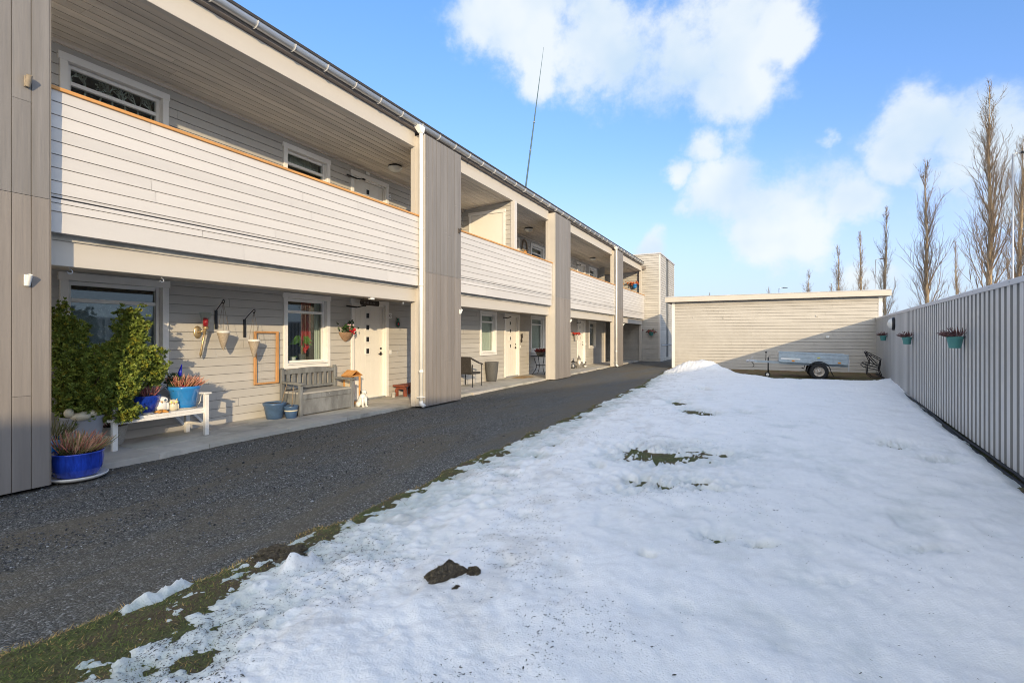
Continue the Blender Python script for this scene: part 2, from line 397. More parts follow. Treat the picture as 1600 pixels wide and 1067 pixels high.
m=MB(); boards(m,(XU,Y0W,2.86),(0,1,0),(0,0,1),(1,0,0),Y1W*KU-Y0W-1.45,2.66,.14,holes=ho,seed=4); m.build('upper_wall','siding',bld)
# return walls beyond the corner, passage back wall and corner boards
m=MB()
for z in (.04,2.86): boards(m,(XW,27.5,z),(-1,0,0),(0,0,1),(0,1,0),4,2.66 if z>1 else 2.31,.14,seed=5)
boards(m,(-11.6,27.5,.04),(0,1,0),(0,0,1),(1,0,0),3.1,5.45,.14,seed=6)
m.build('passage_wall','siding',bld)
m=MB()
m.box(-8.02,-7.955,27.42,27.53,.05,2.34)
m.build('corner_board','beam',bld,.004)
# floor slab, ceilings
m=MB(); m.box(-11.6,-6.5,-1.5,30.55,2.50,2.855); m.build('balcony_floor','concrete',bld)
m=MB(); boards(m,(XW,-1.5,2.36),(0,1,0),(1,0,0),(0,0,-1),32,1.40,.142,gap=.03,depth=.06,jit=.1,seed=8); m.build('ground_floor_ceiling','ceil',bld)
c0=Vector((XU-.02,-1.5,5.42)); c1=Vector((-6.60,-1.5,5.53)); vv=(c1-c0); vl=vv.length; vv.normalize()
m=MB(); boards(m,c0,(0,1,0),vv,Vector((0,1,0)).cross(vv)*(-1 if Vector((0,1,0)).cross(vv).z>0 else 1),32,vl,.142,gap=.024,depth=.06,jit=.10,seed=9)
m.box(-11.6,XU-.02,27.0,30.5,5.42,5.5); m.build('balcony_ceiling','ceil',bld)
m=MB(); m.box(XU-.01,XU+.035,-1.5,27.5,5.37,5.425); m.build('ceiling_moulding','ceil',bld)
# piers
for i,(a,b) in enumerate(PIERS):
    zt=5.74
    m=MB(); boards(m,(PF-.008,a+.03,2.86),(0,0,1),(0,1,0),(1,0,0),zt-2.86,b-a-.03,.141,gap=.007,depth=.012,tilt=.003,jit=.06,seg=9,v0off=.03,seed=20+i)
    p=m.build('pier','pier',bld)
    m=MB(); boards(m,(PF-.006,a+.03,.035),(0,0,1),(0,1,0),(1,0,0),2.82,b-a-.03,.141,gap=.007,depth=.012,tilt=.003,jit=.06,seg=9,v0off=.03,seed=20+i)
    m.build('lower_cladding','pierlow',p)
    m=MB(); m.box(-6.62,PF-.022,a+.01,b-.008,.03,zt); m.box(PF-.0216,PF-.012,a,a+.03,.03,zt); m.box(-6.64,-6.53,a-.012,a+.008,.02,zt-.01)
    m.build('side_cladding','beam',p)
    m=MB(); m.box(-6.40,-6.37,b-.006,b+.03,.04,zt); m.build('corner_strip','pierlow',p,.003)
# bays: beam, balcony panel, handrail, fascia
for i,(a,b) in enumerate(BAYS):
    ye=b if i<3 else b+.16
    m=MB(); m.box(-6.66,-6.52,a,ye,2.2375,2.72); m.build('beam','beam',bld,.004)
    m=MB(); boards(m,(-6.40,a+.012,2.918),(0,1,0),(0,0,1),(1,0,0),ye-a-.024,1.085,.134,gap=.0065,depth=.016,v0off=.10,seed=40+i)
    m.box(-6.47,-6.42,a+.01,ye-.01,2.92,4.0)
    p=m.build('balcony_panel','panel',bld)
    m=MB(); boards(m,(-6.396,a+.02,2.56),(0,1,0),(0,0,1),(1,0,0),ye-a-.10,.215,.215,gap=.008,seed=50+i)
    boards(m,(-6.392,a+.02,2.775),(0,1,0),(0,0,1),(1,0,0),ye-a-.10,.125,.085,gap=.006,seed=60+i)
    m.box(-6.46,-6.41,a+.02,ye-.08,2.56,2.9); m.build('skirt_board','panel',p)
    m=MB(); m.box(-6.50,-6.375,a+.005,ye-.005,4.003,4.04); m.build('handrail','pine',p,.004)
    m=MB()
    for z in(2.912,): m.box(-6.45,-6.403,a+.012,ye-.012,z-.012,z+.004)
    m.build('drip_gap','dark',p)
    m=MB(); m.box(-6.64,-6.54,a,ye,5.506,5.828); m.build('fascia','beam',bld,.004)
m=MB(); m.box(-6.68,-6.53,30.38,30.56,.02,2.2365); m.build('end_post','beam',bld,.004); m=MB(); m.box(-6.68,-6.53,30.38,30.56,4.04,5.505); m.build('end_post','beam',bld,.004)
m=MB(); m.box(-6.66,-6.45,-1.5,30.3,5.835,5.855); m.box(-6.47,-6.445,-1.5,30.3,5.856,5.99); m.build('soffit','soffit',bld)
m=MB(); v=[(-6.37,5.995),(-6.36,6.03),(-12,6.35),(-18,5.9),(-18,5.85),(-6.6,5.9)]
n=len(v); m.add([(x,-1.5,z) for x,z in v]+[(x,30.35,z) for x,z in v],[tuple(range(n)),tuple(range(2*n-1,n-1,-1))]+[(k,k+n,(k+1)%n+n,(k+1)%n) for k in range(n)]); m.build('roof','roof',bld)
# gutter (open half round) with brackets, downpipes
gx,gz,gr=-6.388,5.935,.068
m=MB(); prof=[(gx+gr*math.cos(t),gz+gr*math.sin(t)) for t in [math.pi+math.pi*k/12 for k in range(13)]]
prof=[(prof[0][0],prof[0][1]+.03)]+prof+[(prof[-1][0]+.006,prof[-1][1]+.008),(prof[-1][0]-.006,prof[-1][1]+.014)]
n=len(prof); vs=[(x,y,z) for y in(-1.5,30.25) for x,z in prof]
m.add(vs,[(k,k+1,n+k+1,n+k) for k in range(n-1)]+[tuple(range(1,14)),tuple(n+k for k in range(13,0,-1))],False)
g=m.build('gutter','gutter',bld)
for k in range(50):
    m=MB(); y=-1.1+k*.63
    pts=[(gx+(gr+.006)*math.cos(t),y,gz+(gr+.006)*math.sin(t)) for t in [math.pi*1.05+math.pi*.98*j/10 for j in range(11)]]
    for p,q in zip(pts[:-1],pts[1:]): m.bar(p,q,.03,.005,up=(0,1,0))
    m.build('gutter_bracket','cap',g)
for y in(8.30,23.76):
    px_=-6.325; m=MB(); m.tube([(px_,y,5.74),(px_,y,.16)],.04,14); m.tube([(px_,y,.16),(px_+.01,y-.005,.10),(px_+.09,y-.01,.055)],[.042,.044,.044],14)
    for z in(.75,2.55,3.72): m.tube([(px_,y,z),(px_,y,z+.05)],.046,14)
    p=m.build('downpipe','pipewhite',bld)
    m=MB(); v=[(-6.46,y-.1,5.885),(-6.29,y-.1,5.885),(-6.29,y+.1,5.885),(-6.46,y+.1,5.885),(-6.37,y-.045,5.73),(-6.28,y-.045,5.73),(-6.28,y+.045,5.73),(-6.37,y+.045,5.73)]
    m.add(v,[(0,1,2,3),(7,6,5,4),(0,4,5,1),(1,5,6,2),(2,6,7,3),(3,7,4,0)],False); m.build('hopper','pipewhite',p,.006)
    m=MB(); m.box(-6.39,-6.26,y-.055,y+.055,.235,.25); m.build('pipe_clamp','pipewhite',p)

def window(y0,y1,z0,z1,style,seed,XW=-8.0):
    D=XW+8.0
    m=MB(); x0,x1=XW-.02,XW+.032
    m.box(x0,x1,y0,y0+.085,z0,z1-.1); m.box(x0,x1,y1-.085,y1,z0,z1-.1); m.box(x0,x1+.004,y0-.018,y1+.018,z1-.1,z1)
    m.box(x0,x1-.004,y0+.085,y1-.085,z0,z0+.09)
    a,b,c,d=y0+.085,y1-.085,z0+.09,z1-.1
    m.box(-8.14+D,XW-.02,a-.02,a,c,d); m.box(-8.14+D,XW-.02,b,b+.02,c,d); m.box(-8.14+D,XW-.02,a-.02,b+.02,d,d+.02); m.box(-8.14+D,XW-.02,a-.02,b+.02,c-.02,c)
    w=m.build('window','white',bld,.003)
    m=MB(); s0,s1=-8.11+D,-8.055+D; t=d-.25
    m.box(s0,s1,a,a+.055,c,d); m.box(s0,s1,b-.055,b,c,d); m.box(s0,s1,a+.055,b-.055,d-.055,d); m.box(s0,s1,a+.055,b-.055,c,c+.06); m.box(s0,s1+.006,a+.055,b-.055,t-.026,t+.026)
    m.build('sash','white',w,.004)
    m=MB(); m.box(-8.092+D,-8.086+D,a+.055,b-.055,c+.06,t-.026); m.box(-8.092+D,-8.086+D,a+.055,b-.055,t+.026,d-.055); m.build('pane','glass',w)
    m=MB(); m.add([(x_+D,y_,z_) for x_,y_,z_ in [(-8.055,a,c+.025),(-7.945,a,c+.008),(-7.945,b,c+.008),(-8.055,b,c+.025),(-8.055,a,c),(-7.945,a,c-.014),(-7.945,b,c-.014),(-8.055,b,c)]],[(0,1,2,3),(7,6,5,4),(0,4,5,1),(1,5,6,2),(2,6,7,3),(3,7,4,0)]); m.build('sill','white',w,.003)
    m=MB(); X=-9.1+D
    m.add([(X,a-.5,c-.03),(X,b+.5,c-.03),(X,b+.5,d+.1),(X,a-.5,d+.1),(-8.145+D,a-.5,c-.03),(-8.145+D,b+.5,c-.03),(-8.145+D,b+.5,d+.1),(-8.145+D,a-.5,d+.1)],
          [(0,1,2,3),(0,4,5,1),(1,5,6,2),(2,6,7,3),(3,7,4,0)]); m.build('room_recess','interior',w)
    rd=random.Random(seed)
    def curt(ya,yb,za,zb,mt,X=-8.25,fold=.05,amp=.018):
        m=MB(); n=max(4,int((yb-ya)/fold*4)); m.smooth=True
        vs=[];fs=[]
        for k in range(n+1):
            y=ya+(yb-ya)*k/n; x=X+D+amp*math.sin(k*math.pi/2+rd.random()*.5)
            vs+= [(x,y,za),(x,y,zb)]
        fs=[(2*k,2*k+2,2*k+3,2*k+1) for k in range(n)]
        m.add(vs,fs); m.build('curtain',mt,w)
    if style=='blind':
        m=MB(); m.box(-8.20+D,-8.19+D,a+.01,b-.01,c,t-.01); m.build('blind','blind',w)
    elif style=='red':
        curt(b-.42,b-.17,c+.35,d,'curtr'); curt(b-.13,b+.02,c,d,'curtw',-8.2)
    elif style=='sheer':
        curt(a+.30,b+.1,c,d,'curtw',-8.17)
        m=MB(); m.box(-8.15+D,-8.14+D,a+.08,a+.27,t+.035,d-.08); m.build('lantern_card','signwhite',w)
    elif style=='branch':
        m=MB(); m.smooth=False
        def br(p,ang,l,dep):
            q=(p[0]+math.cos(ang)*l,p[1]+math.sin(ang)*l)
            m.bar((-8.15+D,p[0],p[1]),(-8.15+D,q[0],q[1]),.006+.004*dep,.003,up=(1,0,0))
            if dep>0:
                for _ in range(2+(rd.random()<.5)): br(q,ang+rd.uniform(-.8,.8),l*rd.uniform(.6,.85),dep-1)
        for k in range(7): br((a+.08+k*(b-a-.16)/6,t-.1),math.pi/2+rd.uniform(-.4,.4),.11,4)
        m.build('lace_curtain','curtw',w)
    else:
        curt(a-.05,b+.05,t+.05,d+.02,'curtw',-8.3)
    return w
st=['blind','red','sheer','sheer','plain']; su=['branch','plain','plain','plain','plain']
for i,(a,b) in enumerate(WIN):
    window(a,b,.89,2.33,st[i],70+i)
    if i!=2: window(a*KU,b*KU,zu(.89),zu(2.33),su[i],80+i,XU)
def door(y0,y1,zb,closer=True,XW=-8.0,H=2.25):
    D=XW+8.0; m=MB(); x0,x1=XW-.02,XW+.032; zt=zb+H
    m.box(x0,x1,y0,y0+.085,zb,zt-.1); m.box(x0,x1,y1-.085,y1,zb,zt-.1); m.box(x0,x1+.004,y0-.012,y1+.012,zt-.1,zt)
    a,b,d=y0+.085,y1-.085,zt-.1
    m.box(-8.12+D,XW-.02,a-.02,a+.03,zb,d); m.box(-8.12+D,XW-.02,b-.03,b+.02,zb,d); m.box(-8.12+D,XW-.02,a,b,d-.03,d+.02)
    fr=m.build('door_frame','white',bld,.003)
    m=MB(); boards(m,(-8.065+D,a+.032,zb+.02),(0,0,1),(0,1,0),(1,0,0),d-zb-.055,b-a-.064,.155,gap=.005,depth=.004,tilt=0,jit=.01,seg=9,v0off=.06); m.box(-8.11+D,-8.072+D,a+.03,b-.03,zb+.02,d-.03)
    lf=m.build('door_leaf','door',fr)
    yc=a+(b-a)*.485
    for z in(1.90,1.63,1.358,1.09):
        m=MB(); z=zt-.35-(1.90-z)*(1 if H<2.3 else KU)
        for (p,q,r,s) in((yc-.085,yc-.05,z-.085,z+.085),(yc+.05,yc+.085,z-.085,z+.085),(yc-.05,yc+.05,z-.085,z-.055),(yc-.05,yc+.05,z+.055,z+.085)): m.box(-8.07+D,-8.05+D,p,q,r,s)
        m.build('peep_window_frame','white',fr,.003)
        m=MB(); m.box(-8.066+D,-8.060+D,yc-.05,yc+.05,z-.055,z+.055); m.build('peep_window','dark',fr)
    hy=b-.095; hz=zb+1.02
    m=MB(); m.tube([(-8.07+D,hy,hz),(-8.015+D,hy,hz)],.011,8); m.tube([(-8.015+D,hy,hz),(-8.01+D,hy-.02,hz),(-8.01+D,hy-.12,hz)],.011,8); m.box(-8.07+D,-8.052+D,hy-.025,hy+.025,hz-.04,hz+.04); m.build('handle','dark',fr)
    m=MB(); m.tube([(-8.07+D,hy,hz+.12),(-8.045+D,hy,hz+.12)],.024,10); m.build('lock','dark',fr)
    m=MB(); m.box(-8.13+D,-7.99+D,a,b,zb-.02,zb+.02); m.build('threshold','gutter',fr)
    if closer:
        m=MB(); m.bar((-7.95+D,y0-.16,zt-.17),(-7.93+D,y0+.12,zt-.185),.022,.03); m.bar((-7.93+D,y0+.12,zt-.185),(-7.94+D,y0+.36,zt-.135),.018,.022); m.box(-7.97+D,-7.93+D,y0+.33,y0+.40,zt-.15,zt-.115); m.build('door_closer','dark',fr)
    m=MB(); m.box(-7.99+D,-7.965+D,y1+.035,y1+.10,zb+1.0,zb+1.10); m.build('doorbell','signwhite',fr,.004)
for a,b in DOOR: door(a,b,.08); door(a*KU,b*KU,2.87,XW=XU,H=zu(2.33)-2.87)
m=MB(); p_=W(575.5,270.5,X=-8.27); m.box(XU,XU+.03,p_.y-.05,p_.y+.05,p_.z-.05,p_.z+.05); m.build('junction_box','signwhite',bld,.004)
# partition with storage door across the second balcony
m=MB(); boards(m,(-8.30,13.0,2.86),(1,0,0),(0,0,1),(0,-1,0),1.72,2.63,.14,seed=31); m.box(-8.30,-6.6,13.012,13.11,2.86,5.5); pt=m.build('partition','siding',bld)
m=MB(); m.box(-6.62,-6.48,12.97,13.13,4.04,5.5); m.build('partition_post','panel',pt,.004)
m=MB(); m.box(-8.06,-7.98,12.955,13.0,2.87,5.20); m.box(-6.88,-6.80,12.955,13.0,2.87,5.20); m.box(-8.075,-6.785,12.95,13.0,5.20,5.30); m.build('storage_door_frame','white',pt,.004)
m=MB(); m.box(-7.975,-6.885,12.975,13.0,2.87,5.195); m.build('storage_door','door',pt,.006)
m=MB(); m.tube([(-7.90,12.975,4.60),(-7.90,12.94,4.58),(-7.90,12.94,4.32),(-7.90,12.975,4.30)],.008,6); m.build('pull_handle','gutter',pt)
# hooks under the lower beams
for y in(2.55,3.45,8.0,10.2,14.7):
    m=MB()
    for k in range(1):
        pts=[(-6.56,y,2.245),(-6.56,y,2.21)]+[(-6.56+.0,y+.022*math.cos(t)-.0,2.19+.022*math.sin(t)) for t in [math.pi*.5-math.pi*1.5*j/8 for j in range(9)]]
        m.tube(pts,.005,6)
    m.build('cup_hook','gutter',bld)
m=MB(); m.box(-6.60,-6.54,7.05,7.15,2.20,2.237); m.build('sensor_box','signwhite',bld)

# ---- stair tower
tw=thing('stair_tower','tall flat roofed beige stair tower closing the far end of the building','stair tower')
m=MB(); boards(m,(-11.6,30.6,.18),(1,0,0),(0,0,1),(0,-1,0),6.07,6.32,.145,gap=.016,depth=.03,seed=33); m.build('front_wall','siding',tw)
m=MB(); boards(m,(-5.47,30.66,.18),(0,1,0),(0,0,1),(1,0,0),2.0,6.32,.145,gap=.016,depth=.03,seed=34); boards(m,(-5.47,33.5,.18),(0,1,0),(0,0,1),(1,0,0),2.4,6.32,.145,gap=.016,depth=.03,seed=35); m.build('side_wall','siding',tw)
m=MB(); m.box(-5.56,-5.50,32.6,33.55,.18,6.5); m.build('stair_window_strip','greywood',tw)
m=MB(); m.box(-5.56,-5.455,30.585,30.69,.18,6.5); m.box(-5.56,-5.455,35.85,35.92,.18,6.5); m.build('corner_board','panel',tw,.004)
m=MB(); m.box(-11.6,-5.46,30.59,35.9,-.1,.178); m.build('plinth','concrete',tw)
m=MB(); m.box(-11.6,-5.42,30.55,35.95,6.50,6.58); m.build('parapet_flashing','cap',tw,.005)
m=MB(); m.box(-11.5,-5.6,30.75,35.8,.1,6.45); m.build('core','interior',tw)
m=MB(); m.tube([(-5.40,30.8,.98),(-5.40,35.7,.98)],.025,8)
for y in(30.9,33.2,35.5): m.tube([(-5.47,y,.95),(-5.40,y,.98)],.012,6)
m.build('handrail','gutter',tw)
m=MB(); m.box(-6.55,-6.30,30.42,30.59,5.62,5.80); m.build('roof_vent','soffit',tw,.005)

# ---- garage
ga=thing('garage','low beige boarded garage with flat roof and white corner boards across the yard','garage')
GX0,GX1,GY=-3.79,4.30,24.3
m=MB(); boards(m,(GX0+.1,GY,.02),(1,0,0),(0,0,1),(0,-1,0),GX1-GX0-.2,3.10,.14,gap=.012,depth=.03,seed=36); m.build('front_wall','siding',ga)
m=MB(); boards(m,(GX0,GY,.02),(0,1,0),(0,0,1),(-1,0,0),4.8,3.1,.14,seed=37); boards(m,(GX1,GY+.0,.02),(0,1,0),(0,0,1),(1,0,0),4.8,3.1,.14,seed=38); boards(m,(GX0,GY+4.8,.02),(1,0,0),(0,0,1),(0,1,0),8.09,3.1,.14,seed=39); m.build('side_wall','siding',ga)
for x in(GX0,GX1-.12):
    m=MB(); m.box(x-.012 if x<0 else x,x+.12+(0 if x<0 else .012),GY-.024,GY+.06,.03,3.115); m.build('corner_board','white',ga,.004)
m=MB(); m.box(GX0-.28,GX1+.26,GY-.28,GY-.245,3.12,3.335); m.box(GX0-.28,GX0-.245,GY-.245,GY+5.0,3.12,3.335); m.box(GX1+.225,GX1+.26,GY-.245,GY+5.0,3.12,3.335); m.build('fascia','beam',ga,.004)
m=MB(); m.box(GX0-.245,GX1+.225,GY-.245,GY+5.0,3.125,3.15); m.build('eaves_soffit','soffit',ga)
m=MB(); m.box(GX0-.29,GX1+.27,GY-.29,GY+5.0,3.336,3.37); m.build('roof','cap',ga,.006)
m=MB(); m.box(GX0+.0,GX1,GY-.01,GY+.1,-.12,.035); m.build('foundation','pine2',ga)
p=W(1293,526.5,Y=GY-.03); m=MB(); m.box(p.x-.06,p.x+.06,GY-.06,GY+.01,p.z-.045,p.z+.045); m.build('outlet_box','signwhite',ga,.006)
for px,py in((1083,496),(1130,497),(1276,494)):
    p=W(px,py,Y=GY); m=MB(); m.box(p.x-.035,p.x+.035,GY-.022,GY+.01,p.z-.035,p.z+.035); m.build('wall_vent','siding',ga,.004)

# ---- steel fence
ang=-math.atan(.101)
fe=thing('steel_fence','long grey ribbed sheet steel fence standing in shade along the snowy lawn','fence',(2.404,6.89,0),ang)
m=MB(); pt=.213; ys=[];y=-16.0
while y<17.55:
    ys+=[(y,-.06),(y+.122,-.06),(y+.140,-.022),(y+.195,-.022)]; y+=pt
ztop=lambda y:2.09+max(0,y)*.0085
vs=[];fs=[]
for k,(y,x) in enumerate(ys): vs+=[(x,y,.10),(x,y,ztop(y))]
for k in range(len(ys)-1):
    m.col=(1,1,1) if k%4==0 else (.33,.335,.345)  # groove shade painted in: rib slopes and recess floors coloured darker
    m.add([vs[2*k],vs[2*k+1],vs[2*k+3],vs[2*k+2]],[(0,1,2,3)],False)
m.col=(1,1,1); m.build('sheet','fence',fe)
m=MB()
for a,b in((-16,0),(0,17.5)):
    v=[]
    for y in(a,b):
        z=ztop(y); v+=[(-.075,y,z-.045),(-.075,y,z+.012),(-.03,y,z+.03),(.07,y,z+.03),(.07,y,z-.045)]
    m.add(v,[(k,k+1,k+6,k+5) for k in range(4)]+[(0,4,9,5)],False)
m.build('cap_flashing','cap',fe)
m=MB()
for k in range(36):
    y=-10+k*.78; z=ztop(y); m.ball((-.077,y,z-.012),.009,6,4); m.ball((-.01,y+.2,z+.031),.009,6,4)
m.build('cap_screws','gutter',fe)
m=MB(); m.box(.005,.05,-16,17.5,-.05,.35); m.box(.02,.10,-16,17.5,1.1,1.2); m.build('base_rail','dark',fe)
for dx,dz,rr,sd in((-.075,.075,.018,1),(-.10,.04,.02,2)):
    rd=random.Random(sd); m=MB(); m.tube([(dx+.012*math.sin(y*1.3+sd)+rd.uniform(-.006,.006),y,dz+.012*math.sin(y*.9+sd*2)+rd.uniform(-.006,.006)) for y in np.arange(-9,17,.45)],rr,7)
    o=m.build('cable','blackrub'); o.location=fe.location; o.rotation_euler=fe.rotation_euler
    tag(o,'black cable running along the fence foot, '+('upper one against the sheets' if sd==1 else 'lower one touching the snow'),'cable','cables along the fence foot')
# ================================================================== GROUND
def itp(xs,ys): return lambda t: np.interp(t,xs,ys)
XE=itp([-9,1,2.5,6,15.3,20,22,24.2,26],[-3.35,-3.22,-3.12,-3.14,-3.36,-3.6,-3.75,-3.9,-4.0])
XS=itp([-9,.5,1.5,2.0,2.5,3.5,5,6.1,9,15,20,24],[-2.55,-2.57,-2.70,-2.90,-2.94,-2.92,-2.99,-3.03,-3.12,-3.36,-3.6,-3.7])
FX=lambda y:2.404+.101*(y-6.89)
def patchfield(X,Y):
    t=np.zeros_like(X)
    cx,cy=X*CS+Y*SN,-X*SN+Y*CS     # lateral, forward
    for px,py,rx,ry,d in((1030,704,95,19,.07),(1050,748,95,12,.055),(1042,705,34,6,.06),(1012,699,34,9,.06),(1035,750,8,3,.11),(1012,743,16,5,.07),(1107,755,20,3,.10),(985,760,40,8,.03),(1150,700,40,10,.02),(1095,744,9,2,.14),(1128,701,8,2,.12),(1010,858,10,4,.09),(1112,826,26,8,.05),(1190,840,18,4,.085),
          (930,722,9,4,.08),(985,742,10,5,.07),(1100,606,8,2.5,.13),(1060,625,14,3,.13),(1090,640,22,5,.16),(820,798,18,6,.03),(760,782,22,6,.03),(790,872,17,6,.05),(640,850,60,20,.02),(560,905,60,20,.025),(600,980,50,22,.02),(300,1010,60,20,.03),(1395,690,26,6,.08),(1475,715,22,5,.07),(1500,560,4,2,0),
          (840,705,16,6,.05),(795,735,22,5,.05),(870,690,12,4,.04),(1165,640,10,2,.08),(1450,850,60,10,.03),(1300,900,70,12,.02)):
        p=W(px,py,Z=.12); s=p.dot(Vector((-SN,CS,0))); l=p.x*CS+p.y*SN
        a=rx*s/FOC; b=ry*s*s/(FOC*1.38)
        q=((cx-l)/a)**2+((cy-s)/b)**2
        t+=d*np.exp(-q*.9)
    return t*np.clip(2.6*fbm(X*15,Y*15,4,61,.68)-.30,0,2)
def lawnz(X,Y):
    e=X-XE(Y)-(fbm(X*2.2,Y*2.2,3,5)-.5)*.28
    return -.04+.075*sst(-.14,.16,e)+(fbm(X*5,Y*5,3,9)-.5)*.035+.02*(fbm(X*.5,Y*.5,2,3)-.5)
def thick(X,Y):
    e=X-XS(Y)-(fbm(X*1.6,Y*1.6,4,21)-.5)*.48-(fbm(X*9,Y*9,4,22,.68)-.5)*.42-(fbm(X*26,Y*26,3,24,.6)-.5)*.14
    t=-.035+.05*sst(-.12,.22,e)+.062*sst(.15,.95,e)
    t+=.05*sst(9,18,Y)*sst(0,1.5,e)
    t+=(fbm(X*.55,Y*.55,3,31)-.5)*.07
    t+=(fbm(X*2.6,Y*2.6,4,32)-.5)*.036*(1-.35*sst(.5,3,e))
    t+=(fbm(X*11,Y*11,4,33,.64)-.5)*.044*(1-.74*sst(.3,2.6,e))
    # footprints / melt hollows
    t-=.022*sst(.55,.85,fbm(X*2.9,Y*1.9,3,44))*sst(.5,1.5,e)
    ye=np.interp(X,[-3.6,-2.6,-1.2,.2,3.0,4.3],[22.2,22.0,21.2,18.9,19.0,20.4])+(fbm(X*1.5,Y*0+3,3,8)-.5)*.5
    t=t-.4*sst(-.55,.35,Y-ye)
    pk=np.exp(-(((X+2.0)/.75)**2+((Y-21.2)/.7)**2)*.9)*.33+np.exp(-(((X+2.9)/.7)**2+((Y-21.3)/.6)**2))*.16
    t+=pk*(.85+.4*fbm(X*3,Y*3,3,12))
    t+=.05*np.exp(-((X-3.4)**2/1.2+(Y-19.2)**2/.7))
    # small lumps of shovelled snow near the verge
    for px,py,r,h in((457,888,.07,.07),(406,918,.055,.06),(485,880,.06,.045),(520,797,.07,.05),(225,932,.05,.045),(245,922,.045,.045),(265,913,.045,.045),(285,904,.04,.04),(203,943,.045,.045),(500,808,.05,.045)):
        p=W(px,py,Z=.06); t+=h*np.exp(-(((X-p.x)/r)**2+((Y-p.y)/r)**2))*np.clip(2.6*fbm(X*17,Y*17,3,66)-.35,0,2)
    t-=patchfield(X,Y)
    t-=.5*sst(.10,-.06,X-XE(Y))
    t-=.10*sst(FX(Y)-.30,FX(Y)-.02,X)*(.6+.8*fbm(X*3,Y*1.5,3,17))*(1-sst(12,18,Y))
    return t
m=MB(); m.box(-700,700,-700,700,-.3,-.12); tag(m.build('ground','ground'),kind='structure')
# gravel road
xs=np.linspace(-12,-2.3,240); ys=np.concatenate([np.linspace(-8,.2,60),np.geomspace(.25,46,420)])
Xg,Yg=np.meshgrid(xs,ys)
Zg=(fbm(Xg*.9,Yg*.9,3,2)-.5)*.03+(fbm(Xg*16,Yg*16,2,4)-.5)*.012-.004+ .012*np.exp(-((Xg+3.3)/.25)**2)
Zg=np.where(Xg<-6.7,np.minimum(Zg,.01),Zg)
tag(grid('gravel_road',Xg,Yg,Zg,np.ones(Xg.shape+(3,)),'gravel'),kind='structure')
# pavement of concrete slabs
m=MB(); rd=random.Random(5); y=-1.5
while y<34:
    L=.62
    for k in range(3):
        x0=-8.05+k*.475 if y<27.4 else -8.05+k*.475
        c=1+rd.uniform(-.1,.1); m.col=(c,c*rd.uniform(.98,1.01),c*rd.uniform(.95,1)); dz=rd.uniform(-.003,.003)
        off=.0
        x1=x0+.471-(.06*rd.random() if k==2 and rd.random()<.35 else 0)
        if y<30.2: m.box(x0,x1,y,y+L-.005,-.1,.06+dz)
    y+=L
m.col=(.35,.33,.3); m.box(-8.05,-6.70,-1.5,30.2,-.1,.052)
tag(m.build('pavement','concrete',bevel=.003),kind='structure')
# lawn
ysl=np.concatenate([np.linspace(-8,.35,90),np.geomspace(.4,25.5,560)])
u=np.linspace(0,1,440)
Yl,Ul=np.meshgrid(ysl,u,indexing='ij'); X0=-3.95; Xl=X0+(FX(Yl)+.25-X0)*Ul
Zl=lawnz(Xl,Yl)
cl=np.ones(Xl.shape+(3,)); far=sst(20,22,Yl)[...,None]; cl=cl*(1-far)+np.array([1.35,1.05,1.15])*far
tag(grid('lawn',Xl,Yl,Zl,cl,'lawn'),kind='structure')
# snow sheet
T=thick(Xl,Yl); Zs=Zl*.6+.012+T+(fbm(Xl*34,Yl*34,3,51,.65)-.5)*.011
ice=(1-sst(.004,.078,T+(fbm(Xl*6,Yl*6,4,71)-.5)*.05))*(.62+.38*(1-sst(.2,1.3,Xl-XS(Yl))))*(.45+.9*fbm(Xl*13,Yl*13,3,77,.6))
dirt=sst(.50,.72,fbm(Xl*3.6,Yl*3.6,6,81,.68))*(1-.8*sst(.4,3.2,Xl-XS(Yl)))*.34
cs=np.ones(Xl.shape+(3,)); cs=cs*(1-ice[...,None]*.85)+np.array([.50,.57,.55])*ice[...,None]*.85
cs=cs*(1-dirt[...,None])+np.array([.42,.38,.33])*dirt[...,None]
big=(fbm(Xl*.4,Yl*.4,3,91)-.5); cs*= (1+.06*big[...,None])
tag(grid('snow',Xl,Yl,Zs,cs,'snow',keep=T>-.03),kind='stuff')
def groundz(x,y):
    X=np.array([[x]]);Y=np.array([[y]]); l=lawnz(X,Y); return float(max(l,l*.6+.012+thick(X,Y))[0,0])
# grass blades on the thawed turf
n=300000; gx_=rng.uniform(-3.5,2.6,n); gy_=np.exp(rng.uniform(math.log(.7),math.log(19),n))
t_=thick(gx_,gy_); e_=gx_-XE(gy_)-(fbm(gx_*2.2,gy_*2.2,3,5)-.5)*.28
tt_=t_+(fbm(gx_*14,gy_*14,3,63)-.5)*.02; k=((tt_<.004)|((tt_<.016)&(rng.random(n)<.22)))&(e_>-.06)&(rng.random(n)<np.where(gx_<-1.9,.8,1.0)); gx_,gy_,e_=gx_[k],gy_[k],e_[k]
n=len(gx_); gz_=lawnz(gx_,gy_); gz_=np.maximum(gz_,gz_*.6+.012+thick(gx_,gy_)-.004)
an=rng.uniform(0,6.283,n); h=rng.uniform(.003,.015,n)*np.where(e_<.1,1.3,1); ln=rng.uniform(.8,3.0,n)*h+.004; w=rng.uniform(.0015,.0035,n)
dx,dy=np.cos(an),np.sin(an)
V=np.stack([np.stack([gx_-dy*w,gy_+dx*w,gz_-.004],1),np.stack([gx_+dy*w,gy_-dx*w,gz_-.004],1),np.stack([gx_+dx*ln,gy_+dy*ln,gz_+h],1)],1).reshape(-1,3)
F=np.arange(3*n).reshape(-1,3)
straw=(rng.random(n)<np.where(e_<.10,.85,.16)); r=rng.uniform(.6,1.5,n)[:,None]
C=np.where(straw[:,None],np.array([.42,.28,.10]),np.array([.125,.155,.035]))*r
